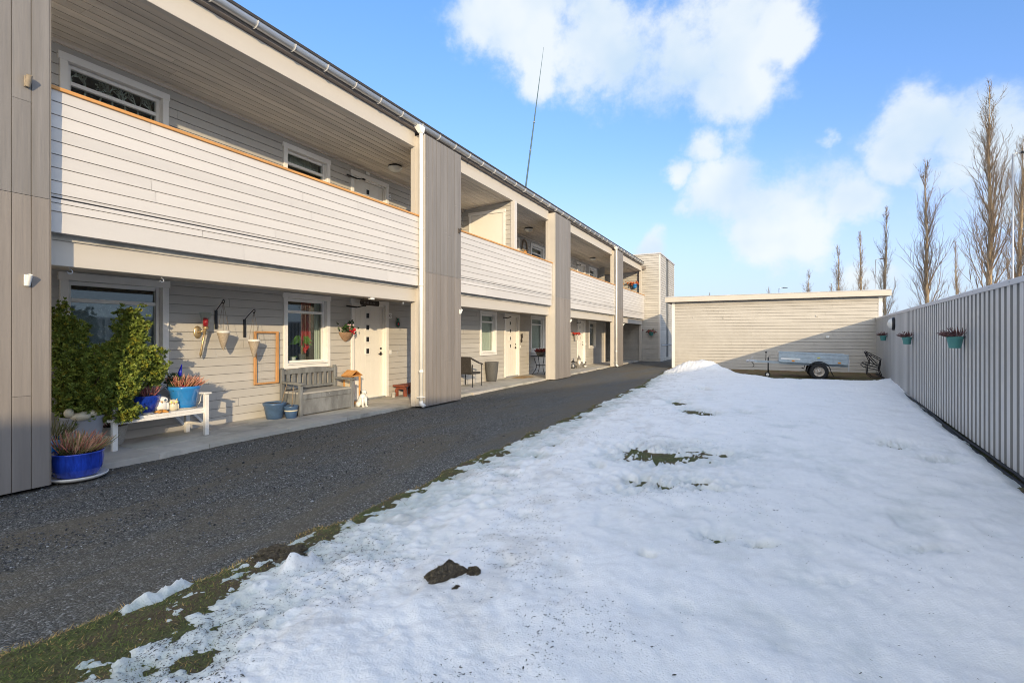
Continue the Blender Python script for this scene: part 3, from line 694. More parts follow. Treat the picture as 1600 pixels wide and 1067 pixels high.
C=np.where((rng.random(n)<.12)[:,None],np.array([.05,.04,.028]),C)
tag(bulk('grass',V,F,C,'leaf'),kind='stuff')
# loose crushed stone on the road and verge, litter on the snow
ico=np.array([(0,0,1),(.9,0,.1),(.2,.85,0),(-.75,.5,.1),(-.7,-.55,0),(.25,-.9,.1),(0,0,-1)]); icf=np.array([(0,1,2),(0,2,3),(0,3,4),(0,4,5),(0,5,1),(6,2,1),(6,3,2),(6,4,3),(6,5,4),(6,1,5)])
def chips(name,x,y,z,s,C,mname,kind='stuff',flat=.6,asp=(1,1)):
    n=len(x); a=rng.uniform(0,6.28,n); ca,sa=np.cos(a),np.sin(a)
    sc=s[:,None]*rng.uniform(.6,1.3,(n,3))*np.array([asp[0],asp[1],flat])
    P=ico[None]*(sc[:,None,:])*rng.uniform(.75,1.2,(n,7,1))
    V=np.stack([P[...,0]*ca[:,None]-P[...,1]*sa[:,None]+x[:,None],P[...,0]*sa[:,None]+P[...,1]*ca[:,None]+y[:,None],P[...,2]+z[:,None]],-1).reshape(-1,3)
    F=(icf[None]+np.arange(n)[:,None,None]*7).reshape(-1,3)
    return tag(bulk(name,V,F,np.repeat(C,len(icf),0),mname),kind=kind)
n=42000; y=np.exp(rng.uniform(math.log(.7),math.log(14),n)); x=rng.uniform(-6.6,-2.75,n)
cl_=fbm(x*1.1,y*.8,3,15); k=(cl_+rng.uniform(-.12,.12,n)>.47)&((x<XE(y)+.05)|(rng.random(n)<.22)); x,y=x[k],y[k]; n=len(x)
z=np.maximum((fbm(x*.9,y*.9,3,2)-.5)*.03+(fbm(x*16,y*16,2,4)-.5)*.012-.004,np.where(x>XE(y)-.1,lawnz(x,y),-1))
v=rng.random(n); g=np.where(v<.55,rng.uniform(.03,.07,n),np.where(v<.95,rng.uniform(.07,.17,n),rng.uniform(.25,.55,n)))
C=g[:,None]*np.array([.97,1,1.05]); s=rng.lognormal(math.log(.0055),.42,n)
chips('loose_gravel',x,y,z+s*.3,s,C,'pebble')
n=110000; y=np.exp(rng.uniform(math.log(.9),math.log(19),n)); x=XS(y)+np.abs(rng.normal(0,1,n))*1.5+.05
cl_=fbm(x*1.3,y*1.3,4,23,.6); k=(cl_+rng.uniform(-.2,.08,n)>.55)&(x<FX(y)-.2); x,y=x[k],y[k]
x=np.concatenate([x,rng.uniform(-2,2.2,420)]); y=np.concatenate([y,np.exp(rng.uniform(math.log(1.6),math.log(17),420))])
p=W(712,890,Z=.14); x=np.concatenate([x,p.x+rng.normal(0,.26,260)]); y=np.concatenate([y,p.y+rng.normal(0,.2,260)])
p=W(795,868,Z=.14); x=np.concatenate([x,p.x+rng.normal(0,.07,90)]); y=np.concatenate([y,p.y+rng.normal(0,.07,90)])
zl=lawnz(x,y); zz=np.maximum(zl,zl*.6+.012+thick(x,y)); n=len(x)
s=np.minimum(rng.lognormal(math.log(.0024),.5,n),.0065); g=rng.uniform(.02,.09,n); C=g[:,None]*np.array([1.1,1,.85])
chips('dirt_litter',x,y,zz+.0005,s,C,'pebble',flat=.35,asp=(1.9,.55))
# soil clods
def clod(px,py,rad,label,seed,rot=.9):
    p=W(px,py,Z=.13); z=groundz(p.x,p.y)
    o=thing('soil_clod',label,'clod',(p.x,p.y,z-.012),rot,'soil clods on the snow')
    m=MB(); rd=random.Random(seed); nu,nv=56,20
    vs=[];fs=[]
    A=np.array
    for j in range(nv+1):
        for i in range(nu):
            ph=math.pi/2*j/nv; t=2*math.pi*i/nu
            q=1+.55*(float(fbm(A([3+1.6*math.cos(t)+seed]),A([3+1.6*math.sin(t)+ph]),4,seed)[0])-.5)*1.8
            q2=.35*(float(fbm(A([9+5*math.cos(t)+seed]),A([5+5*math.sin(t)+ph*4]),3,seed+3)[0])-.5)
            q2+=.22*(float(fbm(A([2+14*math.cos(t)+seed]),A([2+14*math.sin(t)+ph*11]),3,seed+5,.6)[0])-.5)
            r=rad[0]*(q+q2)*math.cos(ph)
            vs.append((r*math.cos(t),r*math.sin(t)*rad[1]/rad[0],rad[2]*math.sin(ph)*(q+q2)))
    for j in range(nv):
        for i in range(nu): fs.append((j*nu+i,j*nu+(i+1)%nu,(j+1)*nu+(i+1)%nu,(j+1)*nu+i))
    m.add(vs,fs,False); m.build('soil_lump','clod',o)
    m=MB()
    for k in range(int(260*rad[0]/.14)):
        a=rd.uniform(0,6.28); rr=rd.random()**.5*.95; px_,py_=rad[0]*rr*math.cos(a),rad[1]*rr*math.sin(a); zz=rad[2]*math.sqrt(max(0,1-rr*rr))*.95
        b=rd.uniform(0,6.28); l=rd.uniform(.01,.03); c=rd.uniform(.6,1.3)
        m.col=tuple(c*q for q in rd.choice([(.24,.18,.09),(.06,.05,.035),(.12,.11,.04)]))
        m.add([(px_,py_,zz),(px_+.002,py_+.001,zz),(px_+l*math.cos(b),py_+l*math.sin(b),zz+rd.uniform(-.002,.014))],[(0,1,2)])
    m.build('dead_roots','leaf',o)
clod(697,895,(.125,.062,.082),'largest dark soil clod lying on the snow in the foreground',4)
clod(739,893,(.05,.042,.05),'middle sized soil clod just right of the largest one',6)
clod(713,914,(.03,.022,.022),'smallest soil clod, below the gap between the two others',9)
clod(437,848,(.17,.11,.05),'flat dark soil clod lying on the grass verge beside the gravel road',12)

# ================================================================== POTS AND PLANTS
def needles(name,P,D,m,parent,nn=12,l=(.03,.05),w=.0035,spread=.75,colf=None,seed=1):
    rg=np.random.default_rng(seed); n=len(P)
    P=np.repeat(np.asarray(P),nn,0); D=np.repeat(np.asarray(D),nn,0); N=n*nn
    d=D+rg.normal(0,spread,(N,3)); d/=np.linalg.norm(d,axis=1)[:,None]
    sd=np.cross(d,rg.normal(0,1,(N,3))); sd/=np.linalg.norm(sd,axis=1)[:,None]
    L=rg.uniform(l[0],l[1],N)[:,None]; w_=w*rg.uniform(.7,1.3,N)[:,None]
    V=np.stack([P-sd*w_*.6,P+sd*w_*.6,P+d*L*.7+sd*w_,P+d*L,P+d*L*.7-sd*w_],1)
    F=np.arange(N*5).reshape(-1,5)
    base=colf(n,rg) ; C=np.repeat(base,nn,0)*rg.uniform(.75,1.25,N)[:,None]
    return bulk(name,V.reshape(-1,3),F,C,m,parent)
def heather(parent,r,h,n,cols,seed,z0=0,lean=(0,0),name='heather',up=.9,thick_=.0045):
    rd=random.Random(seed); m=MB()
    for k in range(n):
        a=rd.uniform(0,6.283); q=math.sqrt(rd.random())*r*.8
        p=Vector((q*math.cos(a),q*math.sin(a),z0)); l=h*rd.uniform(.55,1.1)
        out=Vector((math.cos(a)*q/r*1.1+rd.gauss(0,.2)+lean[0],math.sin(a)*q/r*1.1+rd.gauss(0,.2)+lean[1],up)).normalized()
        p1=p+out*l*.45; out2=(out+Vector((rd.gauss(0,.15),rd.gauss(0,.15),.12))).normalized(); p2=p1+out2*l*.55
        m.col=(.09,.075,.04); m.tube([p,p1],.002,3,cap=False)
        c=rd.choice(cols); f=rd.uniform(.7,1.25); m.col=tuple(x*f for x in c)
        t=thick_*rd.uniform(.7,1.3)
        m.tube([p1-out*l*.1,p1+(p2-p1)*.3,p1+(p2-p1)*.75,p2],[t*.6,t*1.1,t*.9,t*.2],5,cap=False)
        for j in range(5):
            e=p1+(p2-p1)*rd.random(); v=Vector((rd.gauss(0,1),rd.gauss(0,1),rd.gauss(0.4,.6))).normalized()*t*2.2
            m.add([e,e+Vector((.003,.002,0)),e+v],[(0,1,2)])
    return m.build(name,'leaf',parent)
def pot(o,prof,mt,soilz,soilr,n=36,name='pot',flute=0):
    m=MB(); m.lathe(prof,n=n,flute=flute); p=m.build(name,mt,o)
    m=MB(); m.lathe([(soilr,soilz-.01),(soilr*.7,soilz+.006),(.001,soilz+.014)],n=20); m.build('soil','soil',o)
    return p
PINKS=[(.42,.17,.15),(.38,.13,.14),(.45,.25,.18),(.30,.10,.11)]
PEACH=[(.55,.27,.17),(.52,.22,.16),(.6,.36,.24),(.45,.17,.13)]
STRAW=[(.42,.33,.17),(.33,.27,.10),(.5,.36,.24),(.24,.22,.07)]
# big cobalt pot by the pier
o=thing('glazed_pot','large cobalt blue pot with dry pink heather on a saucer beside the nearest pier','plant pot',(-6.46,2.575,0)); o.scale=(.87,.87,.98)
pot(o,[(.17,.035),(.215,.06),(.245,.14),(.255,.22),(.252,.275),(.262,.29),(.258,.30),(.245,.298),(.238,.25),(.2,.08)],'blue1',.262,.238)
m=MB(); m.lathe([(.001,.012),(.25,.012),(.285,.03),(.30,.052),(.29,.056),(.27,.036),(.2,.03),(.001,.03)],n=36); m.build('saucer','ceramic',o)
heather(o,.20,.27,150,PEACH+STRAW[2:3],3,.26,lean=(.25,.2),thick_=.0045)
heather(o,.21,.27,190,STRAW,5,.26,lean=(.15,.75),name='dry_heather',thick_=.0035)
heather(o,.14,.2,40,[(.13,.15,.05),(.2,.2,.08)],6,.26,lean=(-.1,-.4),name='green_heather')
o=thing('glazed_pot','bright blue pot with dry grey shrub half hidden behind the nearest pier','plant pot',(-6.86,2.50,.06))
pot(o,[(.10,0),(.14,.05),(.16,.2),(.165,.34),(.155,.34),(.14,.2)],'blue2',.31,.15)
heather(o,.13,.26,80,[(.16,.15,.06),(.22,.19,.1),(.12,.13,.05)],8,.3,lean=(.1,.1))
p=W(130,640,X=-7.15)
o=thing('stone_ornament','cream bird shaped stone sitting on the rim of the grey conifer pot','ornament',(-7.28,2.94,.50))
m=MB(); m.ball((0,0,.05),(.09,.11,.06),16,10); m.ball((0,-.12,.10),(.045,.05,.055),12,8); m.ball((.02,.09,.07),(.06,.07,.045),12,8); m.build('body','cream',o)
# conifer in fluted grey pot
cx,cy=-7.45,3.02
o=thing('potted_conifer','bushy olive green conifer in a fluted grey pot before the nearest window','conifer',(cx,cy,.06))
pot(o,[(.145,0),(.155,.02),(.21,.44),(.222,.45),(.222,.475),(.20,.475),(.185,.40)],'greypot',.43,.19,n=60,flute=.012)
ell=[(206,516,17,36,.02),(208,556,22,40,.04),(180,598,36,46,.06),(158,605,42,50,.08),(122,622,34,46,.04),(150,570,26,26,.0),(168,575,26,32,.03),(103,560,18,58,-.1),(97,505,11,26,-.1),(243,572,12,25,.05),(239,590,8,15,.05),(128,520,10,12,-.12),(180,560,20,26,0),(182,645,30,18,.08)]
Pn=[];Dn=[]; rg=np.random.default_rng(5)
for ex,ey,rx,ry,dd in ell:
    c=W(ex,ey,X=cx+dd); s=c.dot(Vector((-SN,CS,0))); a=rx*s/FOC; b=ry*s/FOC; dp=min(a,.34)
    nn=int((88 if ex>140 else 52)*(a*b)**.7/.12)
    v=rg.normal(0,1,(nn,3)); v/=np.linalg.norm(v,axis=1)[:,None]; rr=rg.uniform(.35,1.0,nn)**.6
    lat=np.array([CS,SN,0]); dep=np.array([-SN,CS,0])
    bumpy=.78+.32*vn(v[:,0]*3+ex,v[:,2]*3+v[:,1]*2,3)
    off=(v[:,0]*a*rr*bumpy)[:,None]*lat+(v[:,1]*dp*rr*bumpy)[:,None]*dep+(v[:,2]*b*rr*bumpy)[:,None]*np.array([0,0,1])
    P=np.array(c)+off; dr=(v[:,0:1]*lat+v[:,1:2]*dep)*.8+np.array([0,0,.75]); dr+=rg.normal(0,.3,(nn,3))
    q=13; P=np.repeat(P,q,0); dr=np.repeat(dr,q,0); u_=rg.uniform(-.5,.5,(len(P),1)); drn=dr/np.linalg.norm(dr,axis=1)[:,None]
    P=P+drn*u_*.19+rg.normal(0,.021,P.shape)*(1-.6*u_); dr=drn+rg.normal(0,.35,P.shape)
    k=(P[:,0]>-7.93)&(P[:,2]>.42); Pn.append(P[k]);Dn.append(dr[k])
Pn=np.concatenate(Pn)-np.array([cx,cy,.06]);Dn=np.concatenate(Dn);Dn/=np.linalg.norm(Dn,axis=1)[:,None]
def ccol(n,r):
    t=r.random(n)[:,None]; c=np.array([.12,.175,.034])*(1-t)+np.array([.235,.28,.055])*t
    return np.where((r.random(n)<.12)[:,None],np.array([.26,.25,.035]),c)
needles('foliage',Pn,Dn,'leaf',o,10,(.028,.05),.0066,.62,ccol,3)
m=MB(); rd=random.Random(4)
for k in range(40):
    e=Pn[rd.randrange(len(Pn))]; b=Vector((rd.uniform(-.05,.05),rd.uniform(-.05,.05),.43)); e=Vector(e)
    m.tube([b,b.lerp(e,.5)+Vector((0,0,.08)),e],[.014,.009,.003],5)
m.build('branches','stem',o)
# white bench
o=thing('white_bench','white painted slatted wooden bench carrying blue pots and ceramic owls','bench',(-7.51,3.86,.06))
m=MB()
for x0,x1 in((-.235,-.085),(-.075,.075),(.085,.235)): m.box(x0,x1,-.66,.585,.365,.40)
m.box(.205,.237,-.60,.54,.325,.364); m.build('seat','benchwhite',o,.004)
for y in(-.585,.565):
    for x in(.235,-.24):
        m=MB(); m.box(x-.027,x+.027,y-.03,y+.03,0,.60); m.build('leg','benchwhite',o,.004)
    m=MB(); m.box(-.27,.285,y-.055,y+.055,.601,.625); m.build('armrest','benchwhite',o,.005)
    m=MB(); m.box(-.212,.207,y-.015,y+.015,.13,.17); m.build('stretcher','benchwhite',o,.003)
SZ=.46
def onbench(px,x): 
    w=W(px,600,X=x); return (x,w.y,SZ+.002)
o=thing('glazed_pot','rounded dark blue glazed pot with pink heather on the white bench','plant pot',onbench(227,-7.5))
pot(o,[(.085,0),(.10,.015),(.15,.10),(.172,.19),(.168,.225),(.176,.235),(.168,.24),(.155,.23),(.15,.19),(.09,.03)],'blue1',.205,.15)
heather(o,.12,.20,90,PINKS,13,.20)
o=thing('glazed_pot','light blue bucket shaped pot with peach heather and red primula on the bench','plant pot',onbench(288,-7.48))
pot(o,[(.135,.02),(.145,.025),(.185,.26),(.20,.275),(.208,.30),(.205,.325),(.195,.325),(.185,.29),(.14,.05)],'blue2',.29,.185)
m=MB(); m.lathe([(.001,0),(.15,0),(.17,.022),(.16,.022),(.14,.012),(.001,.012)],n=30); m.build('saucer','stone',o)
m=MB(); m.tube([(.02,.20,.25),(.05,.215,.19),(.06,.19,.08),(.05,.17,.04)],.006,6); m.build('wire_handle','ceramic',o)
heather(o,.17,.22,230,PEACH,15,.28,lean=(.1,.35))
heather(o,.12,.17,50,[(.45,.25,.06),(.35,.16,.05)],16,.28,lean=(0,-.6),name='dry_stems')
m=MB(); rd=random.Random(3)
for k in range(26):
    a=rd.uniform(0,6.28); r=rd.uniform(.0,.07); m.col=rd.choice([(.42,.015,.03),(.35,.01,.02),(.5,.02,.04)]); c=Vector((.11+r*math.cos(a)*.5,-.02+r*math.sin(a),.32+rd.uniform(-.01,.03))); m.ball(c,(.016,.02,.014),6,4)
m.col=(.75,.6,.05); m.ball((.15,-.03,.34),.014,6,4); m.ball((.15,.0,.335),.012,6,4); m.build('primula','leaf',o)
rg=np.random.default_rng(8); P=rg.normal(0,.05,(60,3))+np.array([-.02,-.10,.38]); 
needles('green_sprig',P,np.tile(np.array([0,-.3,.7]),(60,1)),'leaf',o,10,(.04,.07),.006,.6,lambda n,r:np.tile(np.array([.03,.075,.035]),(n,1)),4)
p=W(283,575,X=-7.55)
o=thing('glass_stake','slim dark blue glass cone on a stake in the light blue pot','garden stake',(p.x,p.y,.76))
m=MB(); m.tube([(0,0,0),(0,0,.20)],.005,6); m.build('stake','stem',o)
m=MB(); m.tube([(-.012,-.03,.14),(-.005,-.012,.22),(.0,.012,.34)],[.035,.028,.004],10); m.build('cone','blueglass',o)
def owl(label,px,x,sc,mt,eyes,ring,ears):
    o=thing('ceramic_owl',label,'owl figurine',onbench(px,x),-.38,'ceramic owls on the white bench'); o.scale=(sc,)*3
    m=MB(); m.lathe([(.001,0),(.055,.004),(.075,.04),(.08,.075),(.07,.115),(.066,.13),(.07,.155),(.055,.185),(.02,.2),(.001,.202)],n=24,ecc=(.85,1)); 
    for s in(-1,1):
        if ears: m.tube([(.0,s*.045,.18),(0,s*.058,.215)],[.018,.003],8)
        m.ball((.01,s*.07,.07),(.035,.018,.055),10,8)
    m.build('body',mt,o)
    for s in(-1,1):
        m=MB(); m.ball((.052,s*.036,.155),(.016,.034,.034),12,8); m.build('eye_disc',ring,o)
        m=MB(); m.ball((.066,s*.036,.155),(.009,.016,.016),10,6); m.build('pupil',eyes,o)
    m=MB(); m.tube([(.06,0,.138),(.078,0,.118)],[.011,.002],6); m.build('beak','orange',o)
owl('white ceramic owl with big blue ringed eyes next to the dark blue pot',252,-7.44,1.05,'ceramic','blue3','ceramic',False)
owl('small cream ceramic owl with pale yellow eyes beside the light blue pot',271,-7.40,.78,'cream','yellow','cream',True)
o=thing('starfish','orange brown dried starfish lying in front of the owls','starfish',onbench(253,-7.315),.4)
m=MB()
for k in range(5):
    a=k*1.2566; m.tube([(0,0,.022),(.05*math.cos(a),.05*math.sin(a),.02),(.095*math.cos(a),.095*math.sin(a),.006)],[.026,.017,.004],8)
m.build('body','orange',o)
o=thing('shell_dish','rough grey oyster shell dish at the left end of the white bench','dish',onbench(198,-7.42),.3)
m=MB(); m.lathe([(.001,.006),(.08,.004),(.12,.035),(.14,.06),(.132,.062),(.10,.03),(.001,.018)],n=28,ecc=(.8,1.15),flute=.06); m.build('shell','stone',o)
o=thing('flat_pebble','flat grey pebble on the white bench under the dark blue pot','pebble',onbench(231,-7.31))
m=MB(); m.ball((0,0,.014),(.05,.07,.014),14,8); m.build('stone','stone',o)
o=thing('wicker_basket','whitewashed wicker basket with dark loop handles under the white bench','basket',(-7.74,3.46,.06))
pot(o,[(.105,0),(.12,.01),(.165,.24),(.172,.255),(.16,.255),(.12,.05)],'wicker',.225,.15,n=40,flute=.01)
for s in(-1,1):
    m=MB(); m.tube([(.165*s*.2,s*.15,.22),(.0,s*.185,.29),(-.05*s,s*.18,.31),(-.08*s,s*.15,.23)],.007,6); m.build('handle','stem',o)
heather(o,.12,.10,40,[(.10,.07,.05),(.2,.1,.09)],21,.22)
o=thing('trellis','crossed white wooden trellis slats leaning on the wall behind the owls','trellis',(-7.96,4.0,.06))
m=MB()
for a,b in(((241,588),(272,617)),((270,588),(240,617)),((215,588),(243,617)),((243,590),(214,617))):
    p=W(*a,X=-7.94)-Vector(o.location); q=W(*b,X=-7.94)-Vector(o.location); d=(q-p); q=p+d*3.0; m.bar(p+Vector((.012*(a[0]>250),0,0)),q if q.z>.0 else p+d*((p.z)/(p.z-q.z)*3.0*.97),.035,.01,up=(1,0,0))
m.build('slats','benchwhite',o)
# wall sconce
p=W(308,519,X=-7.985)
o=thing('wall_sconce','gold torch shaped wall sconce with fluted glass cup and red candle','wall sconce',(-7.985,p.y,p.z))
m=MB(); m.ball((.01,0,0),(.02,.06,.10),16,10); m.build('backplate','gold',o)
m=MB(); m.tube([(.02,0,0),(.09,.0,.005),(.12,.04,.03)],.014,8); a=Vector((.13,.055,.07)); m.tube([a,a+Vector((-.03,-.03,-.25)),a+Vector((-.045,-.05,-.42)),a+Vector((-.05,-.055,-.47))],[.022,.014,.02,.004],10); m.ball(a,(.045,.045,.03),12,8); m.build('arm','gold',o)
m=MB(); m.lathe([(.03,.0),(.055,.04),(.062,.13),(.095,.235)],c=(.13,.055,.08),n=24,flute=.03); m.build('glass_cup','glass',o)
m=MB(); m.lathe([(.001,.01),(.04,.01),(.04,.14),(.001,.14)],c=(.13,.055,.085),n=16); m.build('candle','redglass',o)
# two hanging cone baskets with brackets
def hang(pxp,label):
    (bx,by0,by1),(tx,ty),(hx,hy)=pxp
    q=W(bx,(by0+by1)/2,X=-7.985); zt=W(bx,by0,X=-7.985).z; zb=W(bx,by1,X=-7.985).z; t=W(tx,ty,X=-7.76); rim=W(tx,hy,X=-7.76).z
    o=thing('hanging_basket',label,'hanging basket',(-7.985,q.y,zb),0,'hanging cone baskets on the beige wall')
    L=Vector(o.location); h=zt-zb; T=t-L; rz=rim-L.z; top=W(tx-1,hx,X=-7.76).z-L.z
    m=MB(); m.box(-.005,.012,-.02,.02,0,h); pts=[(.01,0,h)]+[(.01+.215*math.sin(a)*1.0,T.y*(a/1.57)**1.2,h+(top+.06-h)*math.sin(a)) for a in(.4,.8,1.2,1.5)]
    c=Vector(pts[-1]); pts+=[c+Vector((.03*math.sin(a)+.0,.0,.03*math.cos(a)-.03)) for a in(.8,1.6,2.6,3.6,4.4)]
    m.tube(pts,.007,7); m.build('bracket','dark',o)
    r=.095
    m=MB(); m.lathe([(.004,0),(.03,.05),(r,rz-T.z),(r-.004,rz-T.z+.004),(r-.012,rz-T.z-.01),(.02,.06)],c=T,n=26,flute=.02); m.build('cone_basket','wickbrown',o)
    m=MB(); m.lathe([(r+.003,-.012),(r+.004,.018),(r-.02,.024),(.001,.02)],c=(T.x,T.y,rz),n=26); m.build('liner','ceramic',o)
    m=MB(); hk=Vector((.225,T.y,top+.02))
    for k in range(3):
        a=2.1*k+.5; m.tube([hk,(T.x+r*math.cos(a),T.y+r*math.sin(a),rz)],.0025,4)
    m.build('cords','cord',o)
hang(((337.5,485,514),(349,547),(474,519)),'hanging cone basket on a black hook, the one nearer the gold sconce')
hang(((382,499,527),(397,559),(489,532)),'hanging cone basket on a black hook overlapping the empty pine frame')
# pine frame with wire mesh
a=W(398,515,X=-7.94);b=W(436,598,X=-7.94); a2=W(436,518,X=-7.94)
o=thing('pine_frame','empty orange pine frame with fine wire hung on the wall beside the grey bench','frame',(-7.975,a.y,b.z))
w=b.y-a.y;h=a2.z-b.z
m=MB(); m.box(0,.035,0,.045,0,h); m.box(0,.035,w-.045,w,0,h); m.box(0,.034,.045,w-.045,h-.03,h); m.box(0,.034,.045,w-.045,0,.03); m.build('frame','pine2',o,.003)
m=MB()
for k in range(1,9): m.tube([(.012,.045+(w-.09)*k/9,.03),(.012,.045+(w-.09)*k/9,h-.03)],.0008,3,cap=False)
for k in range(1,20): m.tube([(.012,.045,.03+(h-.06)*k/20),(.012,w-.045,.03+(h-.06)*k/20)],.0008,3,cap=False)
m.build('wire_mesh','gutter',o)
# weathered storage bench
o=thing('storage_bench','weathered grey wooden storage bench with slatted back under the second ground floor window','bench',(-7.66,6.83,.06))
Y=.655
m=MB(); m.box(-.24,.25,-Y+.06,Y-.06,.02,.395); m.build('storage_box','greywood',o,.006)
m=MB(); m.box(-.245,.262,-Y+.065,Y-.065,.39,.425); m.build('seat','benchseat',o,.005)
m=MB(); m.box(.251,.268,-Y+.07,Y-.07,.30,.385); m.build('front_rail','greywood',o,.004)
for s in(-1,1):
    y=s*(Y-.03)
    m=MB(); m.box(.215,.27,y-.033,y+.033,0,.585); m.build('leg','greywood',o,.005)
    m=MB(); m.box(-.275,-.215,y-.033,y+.033,0,.84); m.box(-.275,-.215,y-.03,y+.03,.84,.86); m.build('leg','greywood',o,.006)
    m=MB(); v=[(-.215,.61),(.20,.61),(.30,.60),(.325,.575),(.30,.56),(-.215,.575)]; n=len(v)
    m.add([(x,y-.042,z) for x,z in v]+[(x,y+.042,z) for x,z in v],[tuple(range(n)),tuple(range(2*n-1,n-1,-1))]+[(k,k+n,(k+1)%n+n,(k+1)%n) for k in range(n)]); m.build('armrest','greywood',o,.006)
m=MB()
n=14; top=[(-Y+.06+(2*Y-.12)*k/n,.80+.05*math.sin(math.pi*k/n)) for k in range(n+1)]
vs=[];
for y,z in top: vs+=[(-.265,y,.735),(-.225,y,.735),(-.225,y,z),(-.265,y,z)]
fs=[tuple(4*k+i for i in q) for k in range(n) for q in((0,4,5,1),(1,5,6,2),(2,6,7,3),(3,7,4,0))]; m.add(vs,fs+[(0,1,2,3),(4*n+3,4*n+2,4*n+1,4*n)],False)
m.box(-.26,-.23,-Y+.06,Y-.06,.45,.50); m.build('back_rail','greywood',o,.004)
for k in range(9):
    y=-Y+.16+k*(2*Y-.32)/8; m=MB(); m.box(-.255,-.235,y-.034,y+.034,.5,.736); m.build('back_slat','greywood',o,.004)
m=MB(); m.tube([(.27,0,.37),(.285,0,.36),(.27,0,.35)],.006,6); m.build('latch','gutter',o)
# pots at the bench
o=thing('glazed_pot','wide slate blue pot with bare soil and a cane in front of the grey bench','plant pot',(-7.66,5.86,.06))
pot(o,[(.125,0),(.135,.01),(.175,.22),(.185,.235),(.195,.26),(.19,.285),(.178,.285),(.17,.24)],'blue3',.262,.172)
m=MB(); m.tube([(.05,.09,.22),(.08,.19,.6)],.007,6); m.build('cane','cord',o)
o=thing('glazed_pot','small two tone slate blue pot with a cane next to the wide blue pot','plant pot',(-7.45,6.03,.06))
pot(o,[(.085,0),(.09,.01),(.108,.12),(.108,.15),(.122,.20),(.125,.22),(.115,.22),(.108,.18)],'blue3',.20,.108)
m=MB(); m.lathe([(.112,.126),(.113,.146)],n=30); m.build('glaze_band','cream',o)
m=MB(); m.tube([(.02,.0,.18),(.02,.035,.55)],.007,6); m.build('cane','cord',o)
# flower basket by the door
p=W(540,530,X=-7.985)
o=thing('wall_flower_basket','woven wall basket with red and pink flowers left of the nearest front door','wall basket',(-7.985,p.y,p.z-.05))
m=MB(); vs=[];fs=[]; 
prof=[(.02,0),(.09,.05),(.15,.14),(.165,.20)]
for r,z in prof:
    for k in range(13):
        t=-math.pi/2+math.pi*k/12; vs.append((r*.8*math.cos(t),r*math.sin(t)*1.15,z))
for i in range(3):
    for k in range(12): fs.append((i*13+k,i*13+k+1,(i+1)*13+k+1,(i+1)*13+k))
m.add(vs,fs,True); m.build('basket','brick',o)
rg=np.random.default_rng(4); P=rg.normal(0,1,(70,3))*np.array([.05,.09,.06])+np.array([.08,.0,.28])
needles('leaves',P,rg.normal(0,1,(70,3))+np.array([.5,0,.6]),'leaf',o,6,(.04,.08),.012,.6,lambda n,r:np.where((r.random(n)<.5)[:,None],np.array([.04,.09,.03]),np.array([.10,.13,.08])),6)
m=MB(); rd=random.Random(9)
for (cy_,cz_,nn,cols) in((.06,.24,22,[(.55,.02,.03),(.62,.03,.05)]),(-.01,.34,14,[(.75,.42,.5),(.8,.6,.62)]),(.15,.22,9,[(.72,.3,.3),(.8,.7,.65)])):
    for k in range(nn):
        m.col=rd.choice(cols); m.ball((.12+rd.gauss(0,.03),cy_+rd.gauss(0,.04),cz_+rd.gauss(0,.03)),(.018,.024,.018),7,5)
m.build('flowers','leaf',o)
# little wooden house behind the bench arm
p=W(542,600,X=-7.78)
o=thing('wooden_lantern_house','small orange pine house shaped lantern box between the grey bench and the front door','lantern house',(-7.80,7.83,.06))
m=MB()
for x in(-.10,.08):
    for y in(-.14,.12): m.box(x,x+.03,y,y+.03,0,.62)
m.box(-.11,.12,-.15,.16,0,.05); m.box(-.10,.11,-.14,.15,.59,.62); m.build('frame','pine',o,.003)
m=MB(); v=[(-.17,.62),(0,.73),(.18,.62),(.17,.605),(0,.71),(-.16,.605)]; n=6
m.add([(-.13,y,z) for y,z in v]+[(.14,y,z) for y,z in v],[tuple(range(n)),tuple(range(2*n-1,n-1,-1))]+[(k,k+n,(k+1)%n+n,(k+1)%n) for k in range(n)]); m.build('roof','pine',o)
m=MB(); m.box(-.085,-.075,-.11,.12,.05,.59); m.build('back_panel','cream',o)
# dog figurine
o=thing('dog_figurine','white sitting dog figurine with dark spots at the end of the grey bench','dog figurine',(-7.33,7.66,.06),-.15)
m=MB(); m.tube([(-.05,0,.05),(-.03,0,.13),(.0,0,.20),(.02,0,.27)],[.085,.085,.07,.05],14); m.ball((.04,0,.305),(.065,.05,.05),14,10); m.ball((.095,0,.29),(.04,.028,.026),10,8)
for s in(-1,1):
    m.tube([(.045,s*.04,.2),(.06,s*.042,.1),(.065,s*.042,.0)],[.034,.024,.022],8); m.ball((.08,s*.042,.013),(.035,.024,.015),8,6); m.ball((-.05,s*.07,.055),(.07,.045,.06),10,8)
m.tube([(-.12,0,.03),(-.17,.03,.03),(-.18,.08,.03)],[.016,.012,.006],6); m.build('body','ceramic',o)
for s in(-1,1):
    m=MB(); m.ball((.02,s*.055,.30),(.022,.012,.042),8,6); m.build('ear','dark',o)
    m=MB(); m.ball((.088,s*.025,.318),.007,6,4); m.build('eye','dark',o)
m=MB(); m.ball((.132,0,.297),(.011,.013,.010),6,4); m.build('nose','dark',o)
m=MB(); m.ball((.035,.06,.16),(.03,.02,.03),8,6); m.ball((-.07,.075,.1),(.035,.025,.03),8,6); m.build('spot','dark',o)
